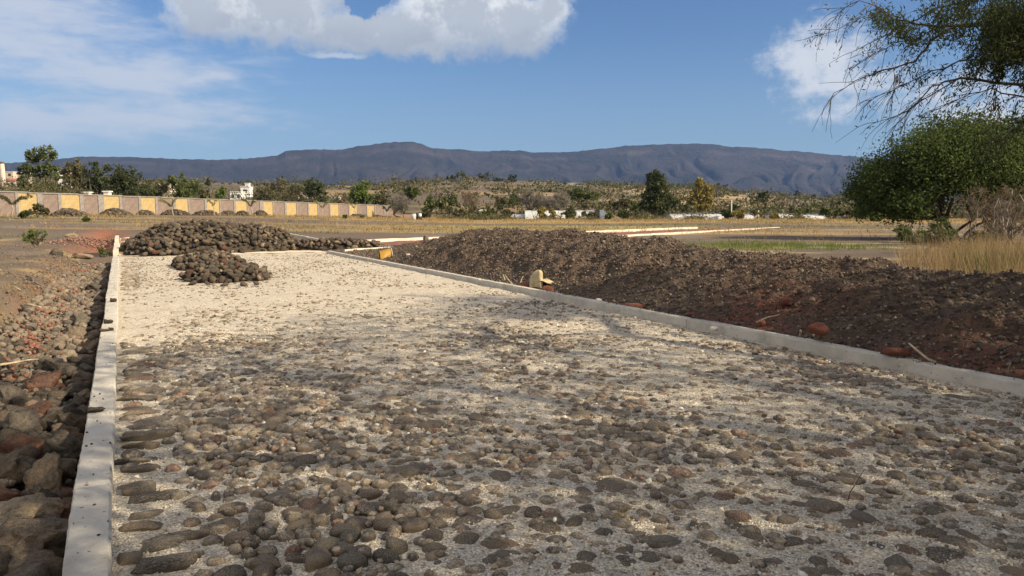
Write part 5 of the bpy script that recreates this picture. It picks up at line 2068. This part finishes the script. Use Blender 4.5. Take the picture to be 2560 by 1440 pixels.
def pole(px, top_row, Y, label, arm=True):
    q = at(px, 540, Y)
    zg = gz(q[0], Y)
    H = at(px, top_row, Y)[2] - zg
    root = empty('utility_pole', (q[0], Y, zg), label, 'utility pole')
    mb = MB()
    mb.tube([(0, 0, -0.3), (0, 0, H)], [0.14, 0.09], 8)
    mb.build('post', M_conc2, root)
    if arm:
        mb = MB()
        mb.box((0, 0, H - 0.35), (0.9, 0.05, 0.06))
        mb.build('crossarm', M_bark, root, False)


pole(1828, 500, 140, 'pale utility pole with a crossarm in front of the flat-topped dark tree')
pole(1382, 453, 480, 'thin white utility pole on the hill crest', False)
pole(1896, 526, 145, 'short pale post right of the utility pole', False)


# ------------------------------------------------------------------ steel drum and an unclear object built as a machine
q = at(1034, 553, 103)
zg = gz(q[0], 103)
root = empty('steel_drum', (q[0], 103, zg), 'grey steel drum standing at the far field edge', 'drum')
mb = MB()
mb.tube([(0, 0, 0), (0, 0, 0.88)], 0.31, 16)
for z in (0.0, 0.29, 0.59, 0.88):
    mb.tube([(0, 0, z - 0.015), (0, 0, z + 0.015)], 0.33, 16)
mb.build('barrel', plain_mat('galvanised', (0.38, 0.38, 0.38), (0.55, 0.55, 0.55), 3, rough=0.4), root)
mb = MB()
mb.tube([(0, 0, 0.865), (0, 0, 0.885)], 0.295, 16)
mb.build('lid', M_hoop, root)


def pump_unit(px, row, Y, label):
    q = at(px, row, Y)
    zg = gz(q[0], Y)
    root = empty('motor_pump', (q[0], Y, zg), label, 'motor pump')
    mb = MB()
    mb.box((0, 0, 0.32), (0.38, 0.22, 0.22), jit=0.02)
    mb.build('housing', M_dark, root)
    mb = MB()
    mb.tube([(0.1, 0, 0.5), (0.12, 0, 0.95)], [0.26, 0.2], 12)
    mb.build('tank', plain_mat('white_tank', (0.62, 0.6, 0.56), (0.75, 0.73, 0.7), 3), root)
    mb = MB()
    mb.tube([(-0.2, 0, 0.5), (-0.24, 0, 1.05)], [0.16, 0.13], 10)
    mb.build('cap', M_dark, root)


pump_unit(1048, 552, 104, 'black and white machine standing right of the steel drum at the field edge')


# ------------------------------------------------------------------ yellow bucket, khaki sack, sticks
def bucket():
    q = ray_z(965, 650, 0.02)
    s, o = so(q[0], q[1])
    o = max(o, 6.95)
    x, y = xy(s, o)
    root = empty('bucket', (x, y, 0.19), 'yellow plastic bucket lying on its side behind the far right kerb', 'bucket')
    m = plain_mat('yellow_plastic', (0.27, 0.145, 0.02), (0.34, 0.20, 0.04), 5, rough=0.5, bs=0.2)
    mb = MB()
    ax = np.array([0.93, 0.3, 0.12])
    ax /= np.linalg.norm(ax)
    pr = [(-0.20, 0.002), (-0.20, 0.13), (0.18, 0.17), (0.18, 0.16), (-0.18, 0.122), (-0.18, 0.002)]
    mb.tube([ax * t for t, _ in pr], [rr for _, rr in pr], 20, cap=False)
    mb.build('bucket_body', m, root)
    mb = MB()
    mb.tube([ax * 0.17, ax * 0.195], [0.185, 0.185], 20, cap=False)
    mb.tube([ax * 0.17, ax * 0.195], [0.168, 0.168], 20, cap=False)
    mb.build('bucket_rim', plain_mat('bucket_rim', (0.35, 0.30, 0.25), (0.45, 0.4, 0.34), 5), root)
    root.scale = (0.95, 0.95, 0.95)


bucket()


def sack():
    q = ray_z(1314, 716, 0.08)
    s, o = so(q[0], q[1])
    o = max(o, 6.98)
    x, y = xy(s, o)
    z = float(mound_h(np.array(s), np.array(o)))
    root = empty('paper_sack', (x, y, z), 'crumpled khaki paper sack standing open behind the right kerb', 'sack')
    r = np.random.default_rng(3)
    m = plain_mat('kraft_paper', (0.34, 0.27, 0.15), (0.52, 0.45, 0.29), 7, rough=0.75, bs=0.6, bd=0.03)
    # bent shell: a dome-like folded sack open towards the right
    nu, nv = 34, 16
    V = []
    for i in range(nu + 1):
        a = R(40) + R(275) * i / nu
        for j in range(nv + 1):
            t = j / nv
            w = math.cos(t * math.pi / 2 * 0.98) ** 0.55
            fold = 1 + 0.10 * math.sin(a * 5 + 2 * t) + 0.05 * math.sin(a * 11 + 5 * t) + r.normal(0, 0.012)
            V.append((0.19 * w * fold * math.cos(a) + 0.05 * t, 0.15 * w * fold * math.sin(a), -0.03 + 0.33 * math.sin(t * math.pi / 2) + 0.012 * math.sin(3 * a)))
    idx = np.arange((nu + 1) * (nv + 1)).reshape(nu + 1, nv + 1)
    Q = np.stack([idx[:-1, :-1], idx[1:, :-1], idx[1:, 1:], idx[:-1, 1:]], -1).reshape(-1, 4)
    mb = MB()
    mb.add(V, Q)
    mb.build('sack_body', m, root)
    # protruding flap
    mb = MB()
    pts = [(0.05, -0.16, 0.10), (0.30, -0.12, 0.085), (0.32, 0.06, 0.10), (0.06, 0.12, 0.13)]
    V = []
    for i in range(7):
        for j in range(5):
            a_, b2 = i / 6, j / 4
            p_ = (np.array(pts[0]) * (1 - a_) + np.array(pts[1]) * a_) * (1 - b2) + (np.array(pts[3]) * (1 - a_) + np.array(pts[2]) * a_) * b2
            V.append(p_ + [0, 0, 0.02 * math.sin(a_ * 5)])
    V = V + [v - np.array([0, 0, 0.008]) for v in V]
    idx = np.arange(35).reshape(7, 5)
    Q = np.stack([idx[:-1, :-1], idx[1:, :-1], idx[1:, 1:], idx[:-1, 1:]], -1).reshape(-1, 4)
    mb.add(V, np.concatenate([Q, Q[:, ::-1] + 35]))
    mb.build('flap', m, root)
    root.rotation_euler = (0, 0, R(-25))
    root.scale = (0.98, 0.98, 0.98)


sack()


def stick(p0, p1, rad, label, mat=None, name='stick', n=4, k=0.03):
    mb = MB()
    rr = np.random.default_rng(int(abs(p0[0] * 100)) + 5)
    p0 = np.asarray(p0, float)
    pts = bent((0, 0, 0), np.asarray(p1, float) - p0, n, rr, k)
    mb.tube(pts, [rad * (1 - 0.35 * i / n) for i in range(n + 1)], 6)
    mb.build(name, mat or M_stick, None, label=label, cat='stick', loc=tuple(p0))


def mp(px, row, z):
    q = ray_z(px, row, z)
    return q


stick(mp(2340, 906, 0.10), mp(2272, 858, 0.24), 0.014, 'thickest pale stick leaning out over the right kerb')
stick(mp(2034, 840, 0.08), mp(2047, 806, 0.20), 0.009, 'short straw slanting up behind the right kerb')
stick(mp(2000, 845, 0.05), mp(2001, 826, 0.16), 0.018, 'stubby pale stake right behind the right kerb')
stick(mp(1890, 806, 0.22), mp(1950, 786, 0.32), 0.008, 'grey stick lying on the lower flank of the mound')
stick(mp(1282, 712, 0.06), mp(1262, 686, 0.24), 0.012, 'pale stick poking up left of the khaki sack')
stick(mp(1296, 714, 0.06), mp(1308, 690, 0.24), 0.010, 'pale stick touching the left side of the khaki sack')
stick(mp(1262, 700, 0.12), mp(1257, 686, 0.2), 0.012, 'second short pale stick left of the khaki sack')
stick(mp(2520, 938, 0.06), mp(2527, 905, 0.2), 0.006, 'thin upright weed stem at the right kerb near the picture edge')
stick(mp(2380, 900, 0.1), mp(2395, 886, 0.2), 0.005, 'tiny dry weed stalk right of the thickest stick')
stick(mp(680, 922, 0.02), mp(718, 912, 0.03), 0.007, 'pale straw lying flat on the cobbles')
stick(mp(2120, 1250, -0.02), mp(2160, 1175, 0.12), 0.0035, 'thin dry sprig standing up from the gravel', M_bark)
stick(mp(403, 650, 0.0), mp(403, 634, 0.25), 0.012, 'thin steel rod standing before the big stone heap', M_bark)
stick(mp(42, 645, 0.3), mp(68, 690, 0.22), 0.018, 'dark twig stuck in the left bank', M_bark)
stick(mp(68, 690, 0.2), mp(105, 715, 0.12), 0.016, 'dark branch lying down the left bank towards the red stones', M_bark)
stick(mp(62, 762, 0.1), mp(103, 768, 0.08), 0.016, 'yellowish stick lying among the small trench stones')
stick(mp(0, 912, 0.05), mp(95, 898, 0.02), 0.012, 'long straw-coloured stick across the stones at the left picture edge')
stick(mp(0, 706, 0.22), mp(50, 724, 0.2), 0.010, 'dry stem lying on the left bank')
stick(mp(0, 675, 0.24), mp(72, 658, 0.24), 0.010, 'pale dry stem lying on the upper left bank')


# ------------------------------------------------------------------ small shrub and grasses
q = at(97, 612, 25.5)
zg = gz(q[0], 25.5)
tree((q[0], 25.5, zg), 0.78, 0.95, 'bright', 'small sunlit green shrub on the left bank', cat='shrub', name='shrub', leaves=1500, leaf=0.055, clear=0.12, lobes=11, lobe_r=0.42, seed=31, multi=3, trunk_r=0.025)
q = at(258, 618, 25.0)
tree((q[0], 25.0, gz(q[0], 25.0)), 0.42, 0.7, 'green', 'pale green weed at the edge of the trench below the red earth', cat='weed', name='weed', leaves=500, leaf=0.08, clear=0.0, lobes=6, seed=32, trunk_r=0.012)
q = at(140, 637, 21)
lone('boulder', (q[0], q[1], gz(q[0], q[1]) + 0.05), (0.20, 0.16, 0.12), 'dark', 'dark stone under the small green shrub', 'boulder', var=2)
q = ray_z(205, 645, 0.1)
lone('boulder', (q[0], q[1], 0.16), (0.30, 0.13, 0.08), 'tan', 'long pale flat slab on the bank near the far trench', 'boulder', var=4, rot=(0, 0.1, 0))
q = ray_z(180, 588, 0.2)
lone('boulder', (q[0], q[1], gz(q[0], q[1]) + 0.06), (0.3, 0.2, 0.1), 'tan', 'whitish stone on the far left bank', 'boulder', var=6)

# low mound of reddish rubble left
mb = MB()
n = 420
rr = np.random.default_rng(77)
q = ray_z(235, 592, 0.3)
xx = rr.normal(0, 0.9, n)
yy = rr.normal(0, 1.4, n)
hh = 0.42 * np.exp(-(xx / 1.0) ** 2 - (yy / 1.6) ** 2)
sz = rr.uniform(0.03, 0.075, n)
join_stones(np.stack([q[0] + xx, q[1] + yy, ground_z(q[0] + xx, q[1] + yy) + hh], 1), np.stack([sz, sz, sz * 0.7], 1), rr.uniform(0, 6, n), 0.5, 1, 0.7, 0.1, 88, mb)
mb.build('rubble_pile', plain_mat('dusky_red_rubble', (0.13, 0.075, 0.06), (0.27, 0.16, 0.12), 8, space=False), None, kind='stuff', label='low pile of dusky red rubble on the far left bank', cat='rubble')


def grass(name, P, h, r, mat, label, blades=5, wid=0.012, kind='stuff', spread=0.06, lean=0.35):
    """upright blades as thin triangles"""
    n = len(P)
    B = np.repeat(P, blades, 0) + np.concatenate([r.normal(0, spread, (n * blades, 2)), np.zeros((n * blades, 1))], 1)
    H = h * r.uniform(0.4, 1.25, n * blades) * np.clip(0.9 + 0.6 * np.repeat(fbm(P[:, 0] / 0.9, P[:, 1] / 0.9, 2, 15), blades), 0.4, 1.4)
    ang = r.uniform(0, 6.28, n * blades)
    side = np.stack([np.cos(ang), np.sin(ang), 0 * ang], 1) * wid / 2
    ln = r.normal(0, lean, (n * blades, 2)) * H[:, None]
    tip = B + np.concatenate([ln, H[:, None]], 1)
    V = np.stack([B - side, B + side, tip], 1).reshape(-1, 3)
    T = (np.arange(n * blades) * 3)[:, None] + np.array([0, 1, 2])
    me = new_mesh(name, V, T, mat, False, {'rnd': np.repeat(r.random(n * blades), 3)})
    return obj(name, me, None, kind=kind, label=label, cat='grass')


def ground_pts(r, n, xr, yr, dens=None):
    x = r.uniform(*xr, n)
    y = r.uniform(*yr, n)
    if dens is not None:
        k = r.random(n) < dens(x, y)
        x, y = x[k], y[k]
    return np.stack([x, y, ground_z(x, y) - 0.01], 1)


rg = np.random.default_rng(123)
P = ground_pts(rg, 9000, (8.6, 19), (13.5, 24), lambda x, y: np.clip((x - (0.50 * y + 0.2)) / 3.6, 0, 1) * (so(x, y)[1] > 11.6) * np.clip(0.7 + fbm(x, y, 3, 5), 0.1, 1))
grass('dry_grass', P, 0.80, rg, LEAF['stalk'], 'tall dry straw grass beyond the right end of the mound', 6, 0.014, spread=0.07, lean=0.28)
P = ground_pts(rg, 2600, (10, 19), (14, 20), lambda x, y: np.clip((x - (0.57 * y + 0.3)) / 0.8, 0, 1) * (so(x, y)[1] > 11.6))
grass('green_grass', P, 0.6, rg, LEAF['green'], 'greenish grass mixed in at the right picture edge', 5, 0.014)
# left bank grasses
P = ground_pts(rg, 9000, (-13, -2.5), (4, 24), lambda x, y: (so(x, y)[1] < -1.35) * np.clip(0.05 + 1.6 * fbm(x / 1.3, y / 1.3, 3, 7), 0, 1))
grass('dry_grass', P, 0.13, rg, LEAF['straw'], 'short dry grass tufts on the left bank', 5, 0.006, lean=0.8)
s_ = rg.normal(6.2, 0.8, 1500)
o_ = rg.normal(-1.75, 0.22, 1500)
x_, y_ = xy(s_, o_)
P = np.stack([x_, y_, ground_z(x_, y_)], 1)
grass('dry_grass', P, 0.16, rg, LEAF['straw'], 'mat of yellow dead grass hanging over the trench at left', 5, 0.006, lean=1.2)
# field: dry tufts, green strips
P = ground_pts(rg, 9000, (-45, 60), (36, 112), lambda x, y: np.clip(0.1 + 2.0 * fbm(x / 26 + y / 30, y / 5.5, 4, 42), 0, 1) * (np.abs(x / y) < 0.72))
grass('field_stubble', P, 0.30, rg, LEAF['straw'], 'dry yellow stubble across the flat field', 4, 0.05, spread=0.25, lean=0.6)
P = ground_pts(rg, 7000, (-45, 60), (36, 100), lambda x, y: np.clip(2.2 * fbm(x / 16 + 9, y / 6, 4, 43), 0, 1) * (np.abs(x / y) < 0.72))
grass('field_weeds', P, 0.22, rg, LEAF['olive'], 'olive weeds in streaks across the flat field', 4, 0.05, spread=0.25, lean=0.6)
P = ground_pts(rg, 1800, (6, 16), (27, 36), lambda x, y: np.exp(-((x - 10.5) / 3.6) ** 2 - ((y - 31) / 2.4) ** 2))
grass('green_grass', P, 0.2, rg, LEAF['bright'], 'green grassy patch behind the mound', 6, 0.02, spread=0.15)
P = ground_pts(rg, 5000, (2, 22), (19, 40), lambda x, y: (so(x, y)[1] > 12.3) * np.clip(0.05 + 2 * fbm(x / 7, y / 1.1, 4, 61), 0, 1))
grass('dry_grass', P, 0.12, rg, LEAF['straw'], 'short straw left on the ploughed ground behind the mound', 5, 0.012, spread=0.12, lean=1.2)
# yellow grass at the far field edge
P = ground_pts(rg, 5200, (-34, 75), (100, 118), lambda x, y: np.clip(0.55 + 1.2 * fbm(x / 4, y / 4, 3, 8), 0, 1))
grass('tall_dry_grass', P, 0.36, rg, LEAF['straw'], 'band of tall yellow grass along the far edge of the field', 5, 0.09, spread=0.35, lean=0.3)
P = ground_pts(rg, 1500, (-60, -30), (68, 100), lambda x, y: (x < -18 - 0.28 * y) * np.clip(0.5 + fbm(x / 3, y / 3, 3, 9), 0, 1))
grass('dry_grass', P, 0.4, rg, LEAF['straw'], 'dry weeds along the foot of the wall', 5, 0.06, spread=0.3)
# straw bits on the soil mound
n = 900
s_ = rg.uniform(2, 26, n)
o_ = rg.uniform(6.9, 9.6, n)
x_, y_ = xy(s_, o_)
P = np.stack([x_, y_, mound_h(s_, o_) + 0.004], 1)
mbx = MB()
cards(P, 0.10, 0.045, rg, mb=mbx, nrm_up=3.0)
o = mbx.build('straw_bits', LEAF['straw'], None, False, kind='stuff', label='scattered dry straws on the soil mound', cat='straw')
# one tuft on the road
q = ray_z(1560, 1288, 0)
P = np.tile(np.array([[q[0], q[1], -0.02]]), (10, 1)) + np.concatenate([rg.normal(0, 0.012, (10, 2)), np.zeros((10, 1))], 1)
grass('grass_tuft', P, 0.05, rg, LEAF['straw'], 'tiny yellow grass tuft between the cobbles', 6, 0.004, kind=None, spread=0.01, lean=0.8)

# ------------------------------------------------------------------ big mesquite on the right
q = at(2385, 575, 38)
zg = gz(q[0], 38)
tree((q[0], 38, zg), 5.75 - zg, 11.0, 'mesquite', 'big spreading dark green mesquite with many leaning stems at the right', name='mesquite_tree', leaves=100000, leaf=0.145, aspect=0.55,
     bark=M_darkbark, clear=0.16, seed=61, trunk_r=0.17, multi=6, shell=0.3, depth=9,
     lobelist=[(-0.78, 0, -0.25, 0.20), (-0.68, 0, -0.50, 0.20), (-0.58, 0.1, 0.05, 0.24), (-0.42, -0.2, 0.35, 0.24), (-0.40, 0.2, -0.25, 0.24), (-0.20, 0, 0.62, 0.24), (-0.15, -0.3, 0.1, 0.26), (0.05, 0.1, 0.72, 0.25),
               (0.10, -0.3, 0.35, 0.26), (0.30, 0.1, 0.66, 0.25), (0.35, -0.2, 0.15, 0.26), (0.52, 0, 0.5, 0.25), (0.62, 0, 0.1, 0.25), (0.75, 0, 0.32, 0.22), (0.78, 0, -0.15, 0.22), (-0.55, -0.3, -0.62, 0.18), (-0.25, 0.3, -0.45, 0.22), (0.55, 0.3, -0.35, 0.22), (0.0, 0.4, 0.0, 0.3), (-0.85, 0.1, -0.42, 0.12)])
# low yellowish shrub under it
q = at(2400, 640, 25)
tree((q[0], 25, gz(q[0], 25)), 1.05, 2.6, 'olive', 'low yellow-green bush in front of the mesquite stems', cat='bush', name='bush', leaves=2600, leaf=0.10, clear=0.0, lobes=10, seed=63)
q = at(2300, 600, 33)
tree((q[0], 33, gz(q[0], 33)), 1.3, 4.2, 'green', 'shaded green bush under the left side of the mesquite', cat='bush', name='bush', leaves=2600, leaf=0.12, clear=0.0, lobes=10, seed=64)
q = at(2500, 600, 34)
tree((q[0], 34, gz(q[0], 34)), 2.6, 5.0, 'brown', 'brown tangled brush behind the bare saplings', cat='brush', name='brush', leaves=3600, leaf=0.4, aspect=0.05, clear=0.0, lobes=12, seed=65)


# bare thicket
def sapling(px, Y, H, label, seed, lean=0.0):
    r = np.random.default_rng(seed)
    q = at(px, 620, Y)
    root = empty('bare_sapling', (q[0], Y, gz(q[0], Y)), label, 'sapling', 'bare saplings in front of the mesquite')
    mb = MB()
    tip = np.array([lean * H, r.normal(0, 0.1), H])
    pts = bent((0, 0, -0.1), tip, 6, r, 0.05)
    mb.tube(pts, [0.035 * (1 - 0.75 * i / 6) for i in range(7)], 5)
    mb.build('trunk', M_palebark if seed % 2 else M_bark, root)
    mb = MB()
    for i in range(26):
        b0 = pts[r.integers(1, 6)]
        L = H * r.uniform(0.12, 0.4)
        e = b0 + np.array([r.normal(0, 0.45), r.normal(0, 0.4), abs(r.normal(0.75, 0.25))]) * L
        mb.tube(bent(b0, e, 3, r, 0.07), [0.011, 0.008, 0.006, 0.003], 4)
    mb.build('branches', M_bark, root)


for i, (px, Y, H, lean, lb) in enumerate([(2452, 24, 2.1, -0.05, 'leftmost tall bare sapling of the thicket'), (2470, 25, 1.9, 0.1, 'bare sapling close right of the leftmost one'), (2488, 23, 1.6, 0.05, 'shorter bare sapling in the middle of the thicket'), (2505, 24, 1.9, -0.1, 'thick dark bare sapling in the thicket'),
                                          (2522, 22, 1.7, 0.12, 'bare sapling leaning right in the thicket'), (2540, 23, 2.0, 0.0, 'tall bare sapling near the picture edge'), (2553, 21, 1.6, -0.15, 'bare sapling leaning left at the picture edge'), (2440, 28, 1.5, 0.0, 'low bare sapling at the left rim of the thicket'), (2575, 22, 1.9, 0.1, 'bare sapling cut by the picture edge'), (2515, 27, 2.2, 0.02, 'rearmost tall bare sapling')]):
    sapling(px, Y, H, lb, 400 + i, lean)


# ------------------------------------------------------------------ the near tree whose crown hangs into the frame and shades the foreground
def near_tree():
    r = np.random.default_rng(300)
    base = np.array([10.2, 0.6, 0.0])
    root = empty('overhanging_tree', (10.2, 0.6, 0.0), 'near mesquite whose thin drooping branches and leaves hang into the upper right corner', 'tree')
    tb, lb_, tw = MB(), MB(), MB()

    def L(p):
        return np.asarray(p, float) - base
    fork = np.array([9.6, 1.0, 2.6])
    tb.tube([L(p) for p in bent((10.2, 0.6, -0.3), fork, 4, r, 0.04)], [0.34, 0.3, 0.27, 0.25, 0.23], 10)

    def pl(pts, Yd):
        out = []
        for i, (px, py) in enumerate(pts):
            yd = Yd[0] + (Yd[1] - Yd[0]) * i / (len(pts) - 1)
            out.append(at(px, py, yd))
        return out
    br = [
        (pl([(2700, 20), (2600, 50), (2500, 62), (2410, 60), (2340, 68), (2290, 55), (2240, 50), (2200, 28), (2172, -12)], (9.4, 10.4)), 0.030),
        (pl([(2240, 50), (2200, 22), (2150, 4), (2112, 20), (2075, 58)], (10.2, 10.6)), 0.008),
        (pl([(2410, 60), (2345, 86), (2315, 120), (2285, 152), (2255, 165), (2205, 172), (2160, 192), (2110, 222), (2078, 246)], (9.8, 10.2)), 0.018),
        (pl([(2700, 230), (2600, 214), (2540, 210), (2450, 200), (2400, 195), (2360, 205), (2330, 220), (2290, 262), (2250, 288), (2192, 305)], (8.8, 9.8)), 0.022),
        (pl([(2400, 195), (2350, 225), (2300, 250), (2262, 285), (2232, 330)], (9.4, 9.6)), 0.009),
        (pl([(2700, 150), (2600, 130), (2520, 130), (2460, 150), (2400, 155), (2330, 172), (2270, 210), (2200, 240), (2160, 268)], (9.2, 9.9)), 0.016),
        (pl([(2700, -60), (2600, -30), (2500, 0), (2400, 5), (2330, 26), (2262, 58), (2205, 92), (2130, 130)], (9.8, 10.5)), 0.022),
        (pl([(2600, 50), (2560, 110), (2510, 170), (2485, 235), (2500, 290)], (9.0, 9.2)), 0.014),
        (pl([(2230, 60), (2160, 40), (2120, 60), (2060, 85)], (10.3, 10.6)), 0.006),
        (pl([(2340, 68), (2290, 100), (2240, 105), (2190, 130), (2125, 178)], (10.0, 10.3)), 0.008),
        (pl([(2700, 300), (2600, 255), (2540, 240), (2480, 225), (2430, 232), (2370, 262), (2330, 275)], (8.6, 9.0)), 0.012),
        (pl([(2600, 260), (2570, 300), (2540, 320), (2520, 330)], (8.7, 8.8)), 0.008),
        (pl([(2232, 165), (2236, 205), (2230, 240)], (9.9, 10.0)), 0.004),
    ]
    tips = []
    for pts, rad in br:
        n = len(pts)
        # smooth jitter
        fine = []
        for i in range(n - 1):
            for t in (0, 0.5):
                fine.append(pts[i] * (1 - t) + pts[i + 1] * t + r.normal(0, 0.012, 3))
        fine.append(pts[-1])
        m = len(fine)
        tb.tube([L(p) for p in fine], [max(0.0035, rad * (1 - 0.85 * i / (m - 1))) for i in range(m)], 6)
        for i in range(2, m):
            p = fine[i]
            dloc = fine[i] - fine[i - 1]
            dloc = dloc / np.linalg.norm(dloc)
            for q in range(r.integers(1, 4)):
                dd = dloc * 0.7 + np.array([r.normal(-0.25, 0.4), r.normal(0, 0.35), r.normal(-0.32, 0.4)])
                dd /= np.linalg.norm(dd)
                Lt = r.uniform(0.18, 0.60)
                tp = [p]
                for s_i in range(5):
                    dd = dd + np.array([r.normal(0, 0.16), r.normal(0, 0.16), -0.12 + r.normal(0, 0.12)])
                    dd /= np.linalg.norm(dd)
                    tp.append(tp[-1] + dd * Lt / 5)
                tb.tube([L(v) for v in tp], [0.0042, 0.0038, 0.0033, 0.003, 0.0026, 0.002], 4)
                tips.append(tp)
    # leafy sprays: leaflets along twigs, denser to the right
    pts = []
    for tp in tips:
        for v in tp[1:]:
            px = 1280 + 1850 * v[0] / v[1]
            row = 527 - 1850 * (v[2] - CAM_Z) / v[1]
            dens = np.clip((px - 2130) / 300, 0.16, 1.1) * (1.0 if row < 215 else 0.3)
            if r.random() < dens * 0.8:
                c = int(5 + 16 * dens)
                pts.append(v + r.normal(0, 0.045, (c, 3)))
    # dense foliage body at the right
    for i in range(1500):
        px = 2640 - abs(r.normal(0, 105))
        row = r.uniform(-60, 205)
        clus = fbm(np.array(px / 48), np.array(row / 42), 3, 66)
        edge = np.interp(px, [2150, 2250, 2350, 2420, 2640], [-40, 60, 95, 165, 205])
        if row > edge + 22 * clus * 3:
            continue
        if clus < -0.02 + 0.17 * (px < 2460):
            continue
        yd = r.uniform(8.2, 10.5)
        v = at(px, row, yd)
        c = 40
        pts.append(v + r.normal(0, 0.07, (c, 3)))
    for i in range(640):
        px = r.uniform(2190, 2420)
        row = r.uniform(-30, 140)
        clus = fbm(np.array(px / 38), np.array(row / 30), 3, 67)
        if clus < 0.06 or row > 128 - (2420 - px) * 0.12:
            continue
        v = at(px, row, r.uniform(9.2, 10.8))
        pts.append(v + r.normal(0, 0.06, (18, 3)))
    for i in range(90):      # hanging clumps low at the right edge
        px = r.uniform(2490, 2640)
        row = r.uniform(230, 330)
        if fbm(np.array(px / 25), np.array(row / 25), 2, 68) < 0.1 - (px - 2490) * 0.001:
            continue
        v = at(px, row, r.uniform(8.4, 9.2))
        pts.append(v + r.normal(0, 0.05, (16, 3)))
    P = np.concatenate(pts)
    cards(L(P), 0.062, 0.24, r, droop=1.0, mb=lb_)
    # seed pods
    pb = MB()
    for px, row in [(2244, 185), (2240, 188), (2249, 186), (2236, 184), (2484, 250), (2478, 262), (2488, 246)]:
        v = at(px, row, 9.6)
        pb.tube([L(v), L(v + np.array([0.01, 0, -0.07])), L(v + np.array([-0.005, 0, -0.14]))], [0.006, 0.009, 0.004], 5)
    pb.build('seed_pods', plain_mat('pod', (0.16, 0.09, 0.05), (0.25, 0.15, 0.09), 20), root)
    # the crown overhead and to the right, out of the frame, built where its shadow falls
    CL = []
    k = 1 / math.tan(R(SUN_EL))
    for gx0 in np.arange(-7.5, 9.5, 0.38):
        for gy0 in np.arange(-5, 13.5, 0.38):
            gx, gy = gx0 + r.uniform(-0.19, 0.19), gy0 + r.uniform(-0.19, 0.19)
            edge = np.interp(gx, [-7.5, -5.2, -4.2, -3.2, -2.2, 0.2, 1.2, 3, 6, 9.5], [3.0, 6.8, 8.3, 9.9, 11.3, 12.3, 11.6, 12.5, 13.0, 11.0])
            if gy > edge - 0.35:
                continue
            if fbm(np.array(gx / 1.1), np.array(gy / 1.1), 3, 77) < np.interp(gy, [4, 7, 12], [-0.55, -0.36, -0.28]) or r.random() < np.interp(gy, [6, 10], [0.0, 0.30]):
                continue
            for _ in range(14):
                z = r.uniform(3.2, 7.8)
                px_ = gx + math.sin(R(SUN_AZ)) * k * z
                py_ = gy + math.cos(R(SUN_AZ)) * k * z
                if py_ > 0.3 and -0.8 < px_ / py_ < 0.80 and -0.3 < (z - 1.5) / py_ < 0.36:
                    continue
                if ((px_ - 9.0) / 8.2) ** 2 + ((py_ - 1.5) / 9.0) ** 2 > 1:
                    continue
                CL.append((px_, py_, z, gx, gy))
                if r.random() > np.interp(gy, [2, 5, 9, 12], [0.85, 0.4, 0.0, 0.0]):
                    break
    CL = np.array(CL)[:, :3]
    n = len(CL)
    per = 40
    P = np.repeat(CL, per, 0) + r.normal(0, 0.30, (n * per, 3)) * np.array([1, 1, 0.7])
    # keep strays out of the frame
    uu = P[:, 0] / np.maximum(P[:, 1], 0.05)
    vv = (P[:, 2] - 1.5) / np.maximum(P[:, 1], 0.05)
    stray = (P[:, 1] > 0.05) & (np.abs(uu) < 0.71) & (vv < 0.29)
    P = P[~stray]
    cards(L(P), 0.118, 0.5, r, droop=0.6, mb=lb_)
    # limbs to the crown and to the hanging branches
    ends = [L(q) for q in (br[0][0][0], br[3][0][0], br[5][0][0], br[6][0][0], br[10][0][0])]
    for e, rd in zip(ends, (0.075, 0.06, 0.05, 0.07, 0.045)):
        tb.tube(bent(L(fork), e, 6, r, 0.05), [0.15 * (1 - i / 6) + rd * i / 6 * 0.7 for i in range(7)], 7)
    hubs = []
    for a in range(12):
        ang = a / 12 * 6.283 + r.normal(0, 0.15)
        rad = r.uniform(3.0, 5.5)
        h = np.array([9.0 + math.cos(ang) * rad * 0.9, 1.2 + math.sin(ang) * rad, r.uniform(4.0, 5.6)])
        if h[1] > 0.3 and h[0] / h[1] < 0.85 and (h[2] - 1.5) / h[1] < 0.4:
            continue
        hubs.append(h)
        tb.tube([L(v) for v in bent(fork, h, 5, r, 0.06)], [0.17, 0.14, 0.11, 0.09, 0.07, 0.05], 7)
    hubs = np.array(hubs)
    for c in CL[::6]:
        h = hubs[int(np.argmin(np.linalg.norm(hubs - c, axis=1)))]
        pth = [L(v) for v in bent(h, c, 3, r, 0.07)]
        bad = False
        for v in pth:
            w = v + base
            if w[1] > 0.1 and abs(w[0] / w[1]) < 0.72 and (w[2] - 1.5) / w[1] < 0.3:
                bad = True
        if not bad:
            tb.tube(pth, [0.04, 0.028, 0.018, 0.008], 5)
    tb.build('trunk', M_bark, root, label='trunk, limbs and fine drooping twigs')
    lb_.build('crown', LEAF['canopy'], root, False)


near_tree()
